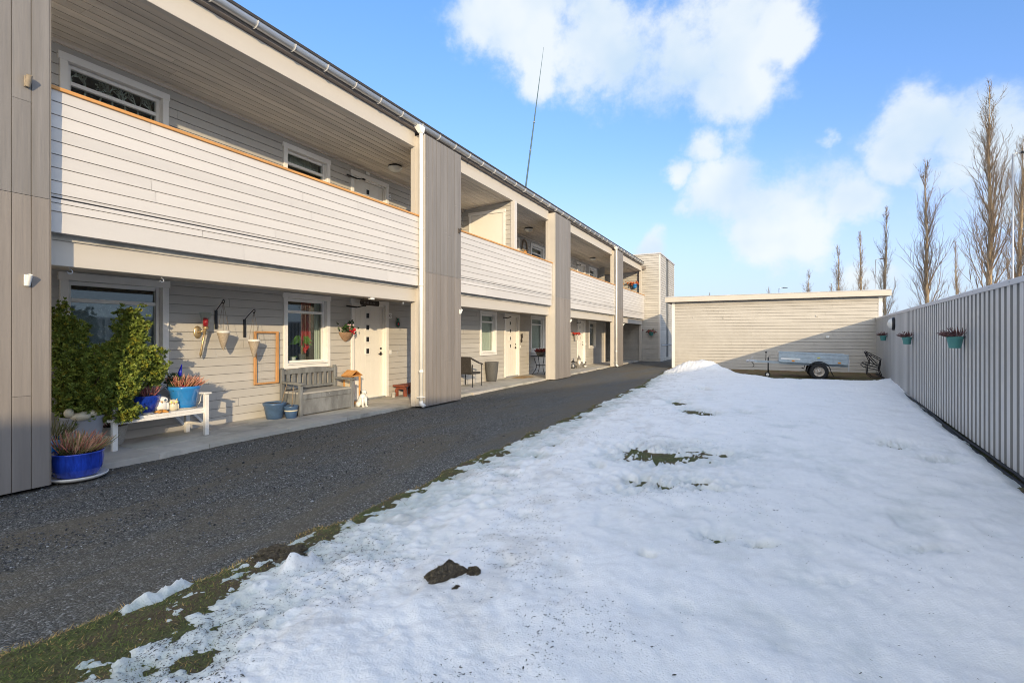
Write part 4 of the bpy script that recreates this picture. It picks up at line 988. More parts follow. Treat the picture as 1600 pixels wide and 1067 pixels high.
# red stool
o=thing('low_table','low red stained slatted wooden table by the wall right of the front door','low table',(-7.78,9.66,.06))
m=MB()
for k in range(5): m.box(-.18+k*.073,-.18+k*.073+.068,-.34,.34,.235,.275)
m.build('tabletop','redwood',o,.004)
m=MB(); m.box(-.15,.15,-.26,-.22,.17,.234); m.box(-.15,.15,.22,.26,.17,.234); m.build('apron','redwood',o,.003)
for x in(-.13,.13):
    for y in(-.24,.24): m=MB(); m.box(x-.03,x+.03,y-.035,y+.035,0,.17); m.build('leg','redwood',o,.003)
o=thing('small_pot','small pale grey empty pot under the low red table','plant pot',(-7.80,9.17,.06))
m=MB(); m.lathe([(.04,0),(.055,.11),(.06,.115),(.05,.11),(.038,.01)],n=20); m.build('pot','stone',o)
p=W(621.5,505,X=-7.98)
o=thing('wall_ornament','small green metal wall ornament with a red centre right of the front door','wall ornament',(-7.985,p.y,p.z))
m=MB()
for k in range(12):
    a=k*math.pi/6; m.ball((.02,.055*math.sin(a),.06*math.cos(a)-.02),(.012,.016,.024),7,5)
m.ball((.02,0,.085),(.015,.045,.03),8,6); m.tube([(.01,-.05,.13),(.02,0,.10),(.01,.05,.13)],.006,5); m.col=(1,1,1); m.build('leaf_ring',mat('dark_green_enamel',(.03,.12,.09),.4),o)
m=MB(); m.ball((.025,0,-.02),(.018,.03,.04),8,6); m.build('berry','redglass',o)
def plate(px0,py0,px1,py1,s,label,sz):
    xp=-7.985 if py0>400 else -8.285
    a=W(px0,py0,X=xp); b=W(px1,py1,X=xp); yc=(a.y+b.y)/2-.035; w=.20
    o=thing('house_number_sign',label,'number sign',(xp,yc,(a.z+b.z)/2),0,'house number signs')
    m=MB(); m.box(0,.012,-w/2,w/2,-.065,.065); m.build('plate','signwhite',o,.004)
    text('number',s,sz,(.0135,0,0),(math.pi/2,0,math.pi/2),'ink',o)
plate(605.5,490,612,497,'20D','white number plate on the wall beside the nearest ground floor door',.095)
plate(605.0,304,611,312,'20G','white number plate on the wall beside the nearest upstairs door',.095)
# dark name board hanging over the door
p=W(578,473.5,X=-7.80)
o=thing('door_sign','dark wooden board with worn pale lettering hanging above the nearest front door','sign',(-7.80,p.y,p.z))
m=MB(); w=W(592,473,X=-7.8).y-W(565,473,X=-7.8).y; m.box(-.012,.012,-w/2,w/2,-.06,.055)
for s in(-1,1): m.ball((0,s*w/2,-.002),(.013,.03,.06),10,8)
m.build('board','signdark',o,.004)
m=MB(); rd=random.Random(2)
for k in range(8):
    y=-w*.34+k*w*.085
    for j in range(2): m.bar((.0125,y+rd.uniform(-.015,.015),-.03+rd.uniform(0,.01)),(.0125,y+rd.uniform(-.015,.015),.025),.006,.002,up=(1,0,0))
m.build('worn_lettering','inkpale',o)
m=MB()
for s in(-1,1): m.tube([(0,s*w*.35,.05),(0,s*w*.35,2.37-p.z)],.002,4)
m.build('chain','dark',o)
# plants inside the second window
o=thing('window_plant','arching green houseplant in a dark pot on the sill inside the second window','houseplant',(-8.30,6.98,.98))
pot(o,[(.06,0),(.07,.17),(.065,.17)],'darkpot',.155,.06,n=20)
m=MB(); rd=random.Random(6)
for k in range(30):
    a=rd.uniform(0,6.28); l=rd.uniform(.15,.30); zz=.40+rd.uniform(-.05,.10); c=rd.uniform(.7,1.4); m.col=(.10*c,.20*c,.03*c)
    d=Vector((math.cos(a)*.6,math.sin(a),0)); s=Vector((-d.y,d.x,0)).normalized()*.016
    p0=Vector((0,0,zz)); p1=p0+d*l*.5+Vector((0,0,.07)); p2=p0+d*l+Vector((0,0,-.06))
    m.add([p0,p1-s,p1+s,p2],[(0,1,3),(0,3,2)])
m.col=(.3,.22,.1)
for k in range(3): m.tube([(0,.02*k-.02,.15),(0,.02*k-.02,.45)],.01,5)
m.build('leaves','leaf',o)
m=MB(); rd=random.Random(12); m.col=(.5,.02,.03)
for k in range(14): m.ball((.04,.06+rd.gauss(0,.03),.27+rd.gauss(0,.05)),(.02,.025,.025),6,4)
m.build('red_bloom','leaf',o)
o=thing('window_plant','low light green houseplant in a white pot on the sill inside the second window','houseplant',(-8.26,6.72,.98))
pot(o,[(.05,0),(.065,.12),(.06,.12)],'ceramic',.11,.055,n=20)
m=MB(); rd=random.Random(16)
for k in range(16):
    a=rd.uniform(0,6.28); l=rd.uniform(.08,.16); d=Vector((math.cos(a)*.6,math.sin(a),.3)); c=rd.uniform(.8,1.3); m.col=(.16*c,.28*c,.04*c); s=Vector((-d.y,d.x,0)).normalized()*.025
    p0=Vector((0,0,.11)); p1=p0+d*l*.6; p2=p0+d*l+Vector((0,0,-.03)); m.add([p0,p1-s,p1+s,p2],[(0,1,3),(0,3,2)])
m.build('leaves','leaf',o)
o=thing('window_plant','tall thin plant with white and red blooms at the left edge inside the second window','houseplant',(-8.24,6.47,.98))
pot(o,[(.035,0),(.045,.09),(.04,.09)],'ceramic',.08,.035,n=16)
m=MB(); rd=random.Random(19); m.col=(.14,.22,.05); m.tube([(0,0,.08),(0,0,.75)],.006,5); m.col=(.5,.02,.03)
for k in range(10): m.ball((rd.gauss(0,.02),rd.gauss(0,.03),.70+rd.gauss(0,.03)),.022,6,4)
m.col=(.8,.8,.75)
for k in range(10): m.ball((rd.gauss(0,.02),rd.gauss(.01,.025),.84+rd.gauss(0,.04)),.022,6,4)
m.build('bloom','leaf',o)
# ================================================================== SECOND AND THIRD BAY
o=thing('wicker_chair','dark wicker armchair on thin legs beside the pier, left of the tall grey planter','chair',(-7.62,12.25,.06))
m=MB(); m.box(-.26,.26,-.25,.27,.36,.42); m.build('seat','wickdark',o,.02)
m=MB(); m.add([(-.27,-.27,.40),(.27,-.27,.40),(.27,-.36,.86),(-.27,-.36,.86),(-.27,-.23,.40),(.27,-.23,.40),(.27,-.32,.87),(-.27,-.32,.87)],[(3,2,1,0),(4,5,6,7),(0,1,5,4),(1,2,6,5),(2,3,7,6),(3,0,4,7)]); m.build('backrest','wickdark',o,.012)
for s in(-1,1):
    m=MB(); m.add([(s*.27,-.34,.80),(s*.31,-.34,.80),(s*.31,.10,.66),(s*.27,.10,.66),(s*.27,-.34,.85),(s*.31,-.34,.85),(s*.31,.10,.70),(s*.27,.10,.70),(s*.27,.30,.62),(s*.31,.30,.62),(s*.27,.30,.66),(s*.31,.30,.66)],[(0,1,2,3),(3,2,9,8),(4,7,6,5),(7,10,11,6),(1,5,6,2),(2,6,11,9),(0,3,7,4),(3,8,10,7),(8,9,11,10),(0,4,5,1)]); m.build('armrest','wickdark',o,.008)
    for y in(-.24,.27): m=MB(); m.tube([(s*.28,y,.64),(s*.28,y,.0)],.013,8); m.build('leg','dark',o)
o=thing('tall_planter','tall tapered anthracite planter standing empty by the wall between chair and door','planter',(-7.78,13.92,.06))
m=MB(); m.lathe([(.001,0),(.135,0),(.15,.02),(.19,.3),(.215,.58),(.222,.605),(.222,.625),(.2,.625),(.19,.55),(.001,.5)],n=40); m.build('pot','darkpot',o)
m=MB(); m.lathe([(.198,.56),(.001,.565)],n=30); m.build('soil','soil',o)
o=thing('glass_table','round garden table with glass top and curved black legs in the pier shadow','table',(-7.58,17.45,.06))
m=MB(); m.lathe([(.001,.685),(.385,.685),(.385,.697),(.001,.697)],n=40); m.build('glass_top','glass',o)
m=MB(); m.tube([(.395*math.cos(2*math.pi*k/40),.395*math.sin(2*math.pi*k/40),.69) for k in range(40)],.014,8,closed=True); m.build('rim','dark',o)
for k in range(4):
    a=math.pi/4+k*math.pi/2; c,s=math.cos(a),math.sin(a)
    m=MB(); m.tube([(r*c,r*s,z) for r,z in((.30,.68),(.27,.55),(.20,.38),(.19,.28),(.24,.15),(.33,.05),(.36,0))],.013,8); m.build('leg','dark',o)
m=MB(); m.tube([(.195*math.cos(2*math.pi*k/24),.195*math.sin(2*math.pi*k/24),.34) for k in range(24)],.009,6,closed=True); m.build('ring_brace','dark',o)
o=thing('bowl_planter','black bowl planter with dark red heather on the round glass table','plant pot',(-7.52,17.3,.757))
pot(o,[(.10,0),(.14,.02),(.19,.11),(.20,.16),(.185,.16),(.16,.06)],'darkpot',.13,.17)
heather(o,.19,.20,110,[(.22,.035,.035),(.28,.06,.06),(.16,.03,.03)],31,.12,thick_=.012)
o=thing('doormat','brown coir doormat in front of the second ground floor door','doormat',(-7.55,15.75,.064))
m=MB(); m.box(-.24,.24,-.42,.42,0,.016); m.build('mat','coir',o,.006)
for px,py,l in((815,525,'upper small dark plaque on the wall by the second ground floor door'),(814.5,532,'lower small dark flower shaped plaque on the wall by the second ground floor door')):
    p=W(px,py,X=-7.985); o=thing('wall_plaque',l,'plaque',(-7.985,p.y,p.z)); m=MB()
    if py<530: m.bx((.01,0,0),(.02,.13,.16),Matrix.Rotation(.2,4,'X'))
    else:
        for k in range(6): m.ball((.012,.045*math.cos(k*1.047),.045*math.sin(k*1.047)),(.012,.035,.035),8,6)
    m.build('plaque','signdark',o)
p=W(820,387,X=-8.26)
o=thing('wicker_wreath','oval wicker wall decoration hung on the upstairs wall beyond the storage door','wall decoration',(-8.27,p.y,p.z-.1))
m=MB(); pts=[(.015,.21*math.sin(t),.30*math.cos(t)+.1) for t in [2*math.pi*k/28 for k in range(28)]]; m.tube(pts,.03,8,closed=True)
m.tube([(.02,-.2,.02),(.025,0,.0),(.02,.2,.02)],.02,6); m.build('ring','wickbrown',o)
m=MB(); m.ball((.04,0,-.12),(.05,.16,.10),12,8); m.build('seed_basket','pine',o)
# third bay
p=W(898,522,X=-7.93)
o=thing('wall_planter','small grey wall planter with red flowers beside the third ground floor door','wall planter',(-7.985,p.y,p.z-.28))
pot(o,[(.07,0),(.10,.2),(.11,.24),(.1,.24)],'stone',.2,.09,n=20); o.location.x=-7.86
m=MB(); rd=random.Random(3)
for k in range(50): m.col=rd.choice([(.5,.03,.02),(.6,.08,.05),(.35,.02,.02)]); m.ball((rd.gauss(0,.09),rd.gauss(0,.13),.30+rd.gauss(0,.03)),.032,6,4)
m.build('flowers','leaf',o)
g3=W(904.5,573.5,Z=.06); gx3,gy3=-7.55,W(904.5,570,X=-7.55).y
o=thing('garden_gnome','grey garden gnome figure with pointed hat and white beard outside the third door','garden gnome',(gx3,gy3,.06),-1.15)
m=MB(); m.lathe([(.001,0),(.14,.0),(.16,.08),(.15,.2),(.11,.28),(.08,.30),(.001,.30)],n=24); 
for s in(-1,1): m.tube([(.0,s*.13,.25),(.07,s*.17,.17),(.13,s*.09,.13)],[.05,.045,.035],8); m.ball((.09,s*.08,.03),(.09,.055,.04),10,6)
m.build('body','greyfig',o)
m=MB(); m.ball((.02,0,.34),(.075,.08,.08),12,8); m.ball((.10,0,.335),(.02,.018,.018),8,6); m.build('head','cream',o)
m=MB(); m.tube([(.06,0,.33),(.12,0,.24),(.13,0,.12)],[.075,.085,.02],10); m.build('beard','ceramic',o)
m=MB(); m.tube([(.01,0,.37),(.0,0,.44),(-.02,0,.53),(-.02,0,.60)],[.105,.075,.035,.006],12); m.build('hat','greyfig',o)
o=thing('garden_lantern','slim dark lantern standing just left of the garden gnome','lantern',(gx3-.13,gy3-.42,.06))
m=MB(); m.box(-.07,.07,-.07,.07,0,.03); m.box(-.075,.075,-.075,.075,.27,.29)
for x in(-.065,.055):
    for y in(-.065,.055): m.box(x,x+.01,y,y+.01,.03,.27)
m.add([(-.08,-.08,.29),(.08,-.08,.29),(.08,.08,.29),(-.08,.08,.29),(0,0,.37)],[(0,1,4),(1,2,4),(2,3,4),(3,0,4)],False); m.tube([(0,-.03,.36),(0,0,.42),(0,.03,.36)],.005,5); m.build('frame','dark',o)
m=MB(); m.tube([(0,0,.03),(0,0,.16)],.03,10); m.build('candle','ceramic',o)
o=thing('duck_figurine','small grey duck figurine with pale belly right of the garden gnome','duck figurine',(gx3+.12,gy3+.42,.06),-.6)
m=MB(); m.ball((0,0,.10),(.12,.08,.08),12,8); m.tube([(.07,0,.13),(.10,0,.2),(.10,0,.23)],[.05,.035,.03],8); m.ball((.11,0,.245),(.05,.04,.04),10,8); m.tube([(.15,0,.24),(.19,0,.235)],[.018,.01],6); m.tube([(-.09,0,.12),(-.16,0,.16)],[.05,.01],8); m.build('body','greyfig',o)
m=MB(); m.ball((.05,0,.06),(.09,.07,.06),10,8); m.build('belly','ceramic',o)
# end wall planters
def wallpot(x,y,z,label,mt,cols,sd,grp=None,r=.13,side='Y',axis=None):
    o=thing('wall_planter',label,'wall planter',(x,y,z),0,grp)
    pot(o,[(r*.68,0),(r*.74,.01),(r*.95,r*1.35),(r*1.08,r*1.4),(r*1.08,r*1.6),(r*.95,r*1.6),(r*.8,r)],mt,r*1.45,r*.92,n=26)
    return o
p=W(991,447,Y=30.4); o=wallpot(p.x+.02,30.42,p.z-.12,'light blue wall planter with orange flowers at the far end of the upper balcony','blue2',0,1,r=.15)
m=MB(); rd=random.Random(3)
for k in range(60): m.col=rd.choice([(.55,.15,.06),(.5,.22,.1),(.4,.1,.05)]); m.ball((rd.gauss(-.08,.17),rd.gauss(0,.08),.29+rd.gauss(0,.05)),.04,6,4)
m.build('flowers','leaf',o)
p=W(1017.5,522,Y=30.45); o=wallpot(p.x,30.44,p.z-.1,'green wall planter with dark red flowers on the stair tower','teal',0,2,r=.14)
m=MB(); rd=random.Random(5)
for k in range(60): m.col=rd.choice([(.28,.06,.06),(.2,.07,.05),(.1,.09,.04)]); m.ball((rd.gauss(0,.14),rd.gauss(0,.07),.26+rd.gauss(0,.05)),.038,6,4)
m.build('flowers','leaf',o)
# ceiling lamps
def lamp(y,label,first=[None]):
    z=5.455
    if first[0] is None:
        o=thing('ceiling_lamp',label,'ceiling lamp',(-7.6,y,z),0,'ceiling lamps over the upper balcony'); first[0]=o
        m=MB(); m.lathe([(.001,.02),(.15,.02),(.155,-.02),(.145,-.035),(.001,-.035)],n=28); m.build('base','dark',o)
        m=MB(); m.lathe([(.165,-.03),(.168,-.045),(.155,-.055),(.12,-.095),(.07,-.125),(.001,-.135)],n=28); m.build('diffuser','lampglass',o)
    else: dup(first[0],(-7.6,y,z),label=label)
for y,l in((8.99,'round opal ceiling lamp over the nearest stretch of balcony'),(16.35,'round opal ceiling lamp just past the white storage door'),(24.0,'round opal ceiling lamp over the third stretch of balcony'),(29.2,'round opal ceiling lamp at the far end of the balcony, partly hidden')): lamp(y,l)
# flag pole holders on the piers
def holder(px,py,label,mt,store={}):
    p=W(px,py,X=PF)
    if mt not in store:
        o=thing('flag_holder',label,'flag holder',(PF,p.y,p.z),0,'flag holders on the piers'); store[mt]=o
        m=MB(); m.box(-.004,.008,-.022,.022,-.055,.055); m.build('plate',mt,o,.003)
        m=MB(); a=Vector((.01,0,-.045)); b=Vector((.06,0,.05)); m.tube([a,b],.023,12,cap=False); m.tube([a,b],.018,12,cap=False); m.build('socket',mt,o)
    else: dup(store[mt],(PF,p.y,p.z),label=label)
M['holder']=mat('weathered_beige_metal',(.30,.25,.19),.6,.2,20); M['holder2']=mat('dark_rusty_metal',(.07,.06,.055),.6,.2,20)
holder(42,438,'white flag pole holder low on the nearest pier','signwhite'); holder(718.5,487,'white flag pole holder on the edge of the pier with the near downpipe','signwhite')
holder(891,501,'white flag pole holder on the pier between second and third bays','signwhite'); holder(973.5,507,'white flag pole holder on the farthest pier','signwhite')
holder(42,128,'weathered beige flag pole holder high on the nearest pier','holder'); holder(717,361,'dark flag pole holder high on the pier with the near downpipe','holder2'); holder(891,421,'weathered beige flag pole holder high on the third pier','holder')

# ================================================================== FENCE FITTINGS
def fencept(px,py,off=.04):
    # point on the fence face (line X = 2.404-off + .101*(Y-6.89))
    d=ray(px,py); x0=2.404-off; t=(x0-.101*6.89)/(d.x-.101*d.y); return Vector((d.x*t,d.y*t,CAMZ+d.z*t))
first=None
for px,py,l in((1492,533,'teal hanging planter with dry brown heather on the steel fence, nearest of the three'),(1417,531,'teal hanging planter with dry brown heather on the steel fence, middle one of the three'),(1380,527.5,'teal hanging planter with dry brown heather on the steel fence beside the garage')):
    p=fencept(px,py,.17)
    if first is None:
        o=thing('fence_planter',l,'planter',(p.x,p.y,p.z-.10),ang,'teal planters hanging on the steel fence'); first=o; o.scale=(.76,)*3
        pot(o,[(.085,0),(.09,.008),(.118,.17),(.128,.185),(.13,.215),(.118,.215),(.10,.1)],'teal',.19,.112,n=30)
        heather(o,.10,.22,110,[(.15,.075,.075),(.12,.06,.06),(.19,.10,.095)],41,.19,lean=(-.55,-.25),thick_=.006,up=.55)
        m=MB(); m.tube([(.11,-.06,.19),(.135,-.06,.23),(.15,-.06,.19)],.006,5); m.tube([(.11,.06,.19),(.135,.06,.23),(.15,.06,.19)],.006,5); m.build('hook','dark',o)
    else: dup(first,(p.x,p.y,p.z-.10),label=l)
p=fencept(1399,506,.04)
o=thing('fence_lamp','round bulkhead lamp with dark housing near the far end of the steel fence','wall lamp',tuple(p),ang)
RM=Matrix.Rotation(-math.pi/2,4,'Y')
m=MB(); m.lathe([(.001,0),(.17,0),(.175,.02),(.175,.07),(.15,.085),(.001,.085)],n=28,M4=RM,ecc=(1.05,1)); m.build('housing','dark',o)
m=MB(); m.lathe([(.15,.086),(.145,.12),(.11,.16),(.06,.18),(.001,.185)],n=28,M4=RM); m.build('diffuser','lampglass',o)

# ================================================================== TRAILER
o=thing('utility_trailer','small galvanised single axle box trailer parked on its jockey wheel in front of the garage','trailer',(1.60,20.75,0))
TY=-.55
til=Matrix.Translation((0,0,.62))@Matrix.Rotation(R(1.9),4,'Y')@Matrix.Translation((0,0,-.62))
def tb(m,x0,x1,y0,y1,z0,z1): m.bx(((x0+x1)/2,(y0+y1)/2,(z0+z1)/2),(abs(x1-x0),abs(y1-y0),abs(z1-z0)),til)
L0,L1=-1.04,1.04; Yh=.58
m=MB()
for s in(-1,1):
    tb(m,L0,L1,s*Yh-.012,s*Yh+.012,.575,.90); tb(m,L0-.01,L1+.01,s*Yh-.028,s*Yh+.028,.885,.915); tb(m,L0,L1,s*Yh-.02,s*Yh+.02,.745,.765); tb(m,L0,L1,s*Yh-.02,s*Yh+.02,.56,.585)
    for x in(L0+.02,L1-.02): tb(m,x-.02,x+.02,s*Yh-.022,s*Yh+.022,.57,.90)
tb(m,L0,L1,-Yh,Yh,.56,.58); m.build('side_panels','galv',o,.004)
m=MB(); tb(m,L0-.012,L0+.012,-Yh,Yh,.575,.90); m.build('headboard','galv',o,.004)
m=MB(); tb(m,L1-.012,L1+.012,-Yh,Yh,.575,.90); m.build('tailgate','galv',o,.004)
m=MB(); tb(m,L0-.8,L1,-.04,.04,.48,.56)
for s in(-1,1): m.bar(til@Vector((L0-.75,0,.52)),til@Vector((L0+.6,s*.42,.52)),.05,.07)
tb(m,L0,L1,-.45,-.40,.48,.56); tb(m,L0,L1,.40,.45,.48,.56); m.build('chassis','galv',o)
m=MB(); m.bar((.17,-.62,.31),(.17,.62,.31),.06,.06); m.build('axle','dark',o)
for s in(-1,1):
    RX=Matrix.Translation((.17,s*.72,.29))@Matrix.Rotation(math.pi/2*(1 if s<0 else -1),4,'X')
    m=MB(); m.lathe([(.165,-.075),(.20,-.085),(.262,-.08),(.284,-.06),(.29,-.03),(.29,.03),(.284,.06),(.262,.08),(.20,.085),(.165,.075)],n=40,M4=RX); w=m.build('wheel','tyre',o)
    m=MB(); m.lathe([(.168,.07),(.16,.078),(.15,.06),(.135,.035),(.10,.03),(.085,.05),(.04,.055),(.035,.075),(.001,.078)],n=32,M4=RX); m.build('rim','rim',w)
    m=MB()
    for k in range(5): a=k*1.2566; m.ball(tuple(RX@Vector((.062*math.cos(a),.062*math.sin(a),.055))),.011,6,5)
    m.build('wheel_bolts','dark',w)
    m=MB(); pts=[]
    for k in range(15):
        a=math.pi*(-.06+1.12*k/14); pts.append((.17+.345*math.cos(a)*1.02,.30+.345*math.sin(a)))
    pts[0]=(.60,.17); pts[-1]=(-.25,.34)
    vs=[];
    for x,z in pts: vs+=[(x,s*.61,z),(x,s*.83,z),(x,s*.83,z-.03),(x,s*.61,z-.03)]
    n=len(pts); m.add(vs,[tuple(4*k+i for i in q) for k in range(n-1) for q in((0,4,5,1),(1,5,6,2),(2,6,7,3),(3,7,4,0))]+[(0,1,2,3),(4*n-1,4*n-2,4*n-3,4*n-4)],False); m.build('mudguard','blackrub',o,.004)
m=MB(); tb(m,L0-.98,L0-.78,-.05,.05,.49,.57); m.build('coupling_body','gutter',o,.015)
m=MB(); a=til@Vector((L0-1.0,0,.54)); m.tube([a+Vector((.02,0,-.03)),a+Vector((-.05,0,-.02)),a+Vector((-.08,0,-.06))],[.045,.05,.03],10); m.tube([a+Vector((.05,0,.04)),a+Vector((.16,0,.14))],.012,6); m.build('coupling','cap',o)
m=MB(); a=til@Vector((L0-.34,-.08,.5)); m.tube([(a.x,a.y,.72),(a.x,a.y,.16)],.022,8); m.tube([(a.x,a.y,.72),(a.x,a.y-.03,.76),(a.x+.08,a.y-.03,.77)],.010,6); m.build('jockey_post','dark',o)
RX=Matrix.Translation((a.x-.02,a.y-.03,.095))@Matrix.Rotation(math.pi/2,4,'X')
m=MB(); m.lathe([(.055,-.03),(.09,-.028),(.095,0),(.09,.028),(.055,.03)],n=24,M4=RX); w=m.build('jockey_wheel','tyre',o)
m=MB(); m.lathe([(.056,.024),(.02,.03),(.001,.03)],n=20,M4=RX); m.build('rim','ceramic',w)
m=MB(); tb(m,-.98,-.38,-Yh-.024,-Yh-.013,.655,.715); m.build('white_strip','signwhite',o)
for x in(-.60,.78): m=MB(); tb(m,x-.045,x+.045,-Yh-.028,-Yh-.012,.595,.645); m.build('reflector','amber',o,.004)
m=MB(); tb(m,.13,.21,-Yh-.034,-Yh-.022,.748,.78); m.build('sticker','yellow',o)
m=MB(); tb(m,L1-.0,L1+.03,-Yh-.03,-Yh+.03,.36,.74); m.build('light_bar','cap',o)
m=MB(); m.tube([til@Vector((L0-.42,0,.56)),til@Vector((L0-.42,0,.86)),],.012,6); m.ball(tuple(til@Vector((L0-.42,0,.87))),(.03,.03,.035),8,6); m.tube([til@Vector((L0-.9,.03,.5)),til@Vector((L0-.8,-.04,.38)),til@Vector((L0-.85,-.05,.30))],.012,6); m.build('plug_cable','dark',o)
m=MB(); m.box(-.10,.14,-.80,-.64,.0,.03); tag(m.build('wheel_chock','cap'),'flat pale metal wheel chock under the trailer tyre','wheel chock').location=(1.60,20.75,0)
# ---- black tubular rocking seat
p0=W(1360,586,Y=20.6)
o=thing('garden_rocker','black tubular steel rocking seat standing in the corner of garage and steel fence','garden seat',(p0.x,20.6,0),-.12)
def img(px,py,dy=0): w=W(px,py,Y=20.6); return Vector((w.x-p0.x,dy,w.z))
def loop(pts,dys,r,name,closed=True):
    m=MB(); m.tube([img(px,py,dy) for (px,py),dy in zip(pts,dys)],r,8,closed=closed); m.build(name,'dark',o)
loop([(1350,550),(1376,563.5),(1374.5,573.5),(1368,570.5),(1352,552.5)],[0,0,0,.0,.0],.014,'backrest_frame')
loop([(1353,549),(1378,561.5),(1377,571.5),(1370,568),(1355,551.5)],[.5]*5,.014,'backrest_frame')
loop([(1344,569),(1347,567.5),(1373,575),(1374,578.5),(1349,573)],[0]*5,.014,'seat_frame')
loop([(1348,566.5),(1351,565.5),(1377,573),(1377,576.5),(1353,571)],[.5]*5,.014,'seat_frame')
for k in range(6):
    t=k/5; m=MB()
    a=img(1351+24.5*t,550+13*t,0);b=img(1354+24*t,549+12.5*t,.5); m.tube([a,b],.008,6)
    a=img(1346+27*t,568.5+7*t,0);b=img(1350+26*t,566.3+7*t,.5); m.tube([a,b],.008,6); m.build('slat','dark',o)
for dy,dx in((0,0),(.5,3)):
    loop([(1352+dx,553),(1357+dx,563),(1356+dx,570)],[dy]*3,.013,'arm_support',False)
    loop([(1353+dx,572),(1354+dx,584),(1361+dx,589.5),(1374+dx,590),(1376+dx,587),(1374+dx,583),(1372+dx,577)],[dy]*7,.014,'rocker_leg',False)
    loop([(1374.5+dx,563),(1372+dx,577)],[dy]*2,.013,'back_post',False)

# ================================================================== TREES BEYOND THE FENCE
def poplar(name,label,H,seed,loc,spread=.085,nb=70,grp='bare poplars beyond the fence'):
    rd=random.Random(seed); o=thing(name,label,'tree',loc,0,grp)
    m=MB(); pts=[];rs=[];n=14; wx=wy=0
    for k in range(n):
        t=k/(n-1); wx+=rd.gauss(0,.035);wy+=rd.gauss(0,.035); pts.append(Vector((wx,wy,H*.965*t))); rs.append(max(.012,.19*H/17*(1-t)**.8))
    m.tube(pts,rs,9); m.build('trunk','bark',o)
    m=MB()
    def stem(t):
        f=t*(n-1);i=min(int(f),n-2); return pts[i].lerp(pts[i+1],f-i)
    def seg(p,d,l,r,dep):
        q=[p];k=3 if dep==2 else 2; dd=d.copy(); rad=[r]
        for j in range(k*2):
            dd=(dd+Vector((rd.gauss(0,.10),rd.gauss(0,.10),.16 if dep==2 else .05))).normalized(); q.append(q[-1]+dd*l/(k*2)); rad.append(max(.0045,r*(1-(j+1)/(k*2))))
        m.tube(q,rad,5 if dep==2 else 3,cap=False)
        if dep==0: return
        nt=int(4+l*1.9) if dep==2 else rd.randint(1,4)
        for j in range(nt):
            f=rd.uniform(.2,1)*(len(q)-1); i=min(int(f),len(q)-2); b=q[i].lerp(q[i+1],f-i); ax=(q[i+1]-q[i]).normalized()
            a=rd.uniform(0,6.28); o1=ax.orthogonal().normalized(); o2=ax.cross(o1); side=o1*math.cos(a)+o2*math.sin(a)
            seg(b,(ax+side*rd.uniform(.3,.65)+Vector((0,0,.25))).normalized(),l*rd.uniform(.22,.45) if dep==2 else l*rd.uniform(.35,.7),max(.007,r*.42),dep-1)
    for k in range(nb):
        t=rd.uniform(.08,.985); p=stem(t); a=rd.uniform(0,6.28)
        env=H*spread*(1.25*(1-t)**.55*min(1,.45+t*2.2))
        l=env*rd.uniform(1.3,2.6)+.5*(1-t)+.15; th=rd.uniform(.25,.55)*(1-.45*t)
        seg(p,Vector((math.cos(a)*math.sin(th),math.sin(a)*math.sin(th),math.cos(th))),l,max(.012,.05*H/17*(1-t*.6)),2)
    m.build('crown','twig',o); return o
def at(px,depth):  # ground point along the ray of picture column px at a distance in metres
    a=(px-U0)/FOC; return (depth*(a*CS-SN),depth*(a*SN+CS),0)
def toph(py,depth): return CAMZ+(V0-py)/FOC*depth
A=poplar('bare_poplar','tallest bare poplar with golden bark, nearest to the steel fence',toph(122,30),3,at(1546,30),.088,84)
B=poplar('bare_poplar','bare poplar with a narrow brown crown, second tallest of the row',toph(232,34),8,at(1447,34),.075,74)
Cc=poplar('bare_poplar','bare multi stemmed poplar rising behind the right corner of the garage',toph(315,42),12,at(1384,42),.062,66)
def again(src,Hs,px,py,depth,rot,label):
    H=toph(py,depth); dup(src,at(px,depth),rot,label,(H/Hs,H/Hs,H/Hs))
HA,HB,HC=toph(122,30),toph(232,34),toph(315,42)
again(Cc,HC,1347,355,55,1.2,'bare poplar behind the garage roof, right of the smaller one in the row')
again(B,HB,1313,375,64,2.4,'bare slender poplar behind the garage roof, left of its taller neighbours')
again(Cc,HC,1494,372,58,3.0,'pale far bare poplar between the two tallest poplars')
again(A,HA,1596,205,33,1.9,'bare poplar at the right picture edge behind the street lamp')
again(B,HB,1578,395,60,.6,'small far bare tree just left of the tall lamp post')
again(Cc,HC,1299,440,72,.3,'tiny far bare tree low over the garage roof beside the poplars')
again(B,HB,1261,416,75,4.0,'tiny thin bare tree top alone over the garage roof')
again(Cc,HC,1107,455,85,5.0,'faint bare tree tops over the left half of the garage roof')
again(A,HA,1201,447,80,3.3,'faint far bare tree top near the middle of the garage roof')
# street lamps
def slamp(label,px,py,depth,arm,r=.07):
    x,y,_=at(px,depth); H=toph(py,depth); o=thing('street_lamp',label,'street lamp',(x,y,0),TH,'street lamps beyond the fence')
    m=MB(); m.tube([(0,0,0),(0,0,H*.45),(0,0,H)],[r,r*.8,r*.55],10); m.build('pole','gutter',o)
    m=MB(); m.tube([(0,0,H-.05),(arm*.5,0,H+.08),(arm,0,H+.1)],.03,6); m.build('arm','gutter',o)
    m=MB(); m.add([(arm,-.1,H+.06),(arm+.55*(1 if arm>0 else -1),-.09,H+.07),(arm+.55*(1 if arm>0 else -1),.09,H+.07),(arm,.1,H+.06),(arm,-.1,H+.16),(arm+.55*(1 if arm>0 else -1),-.07,H+.12),(arm+.55*(1 if arm>0 else -1),.07,H+.12),(arm,.1,H+.16)],[(0,1,2,3),(7,6,5,4),(0,4,5,1),(1,5,6,2),(2,6,7,3),(3,7,4,0)],False); m.build('lantern','dark',o,.02)
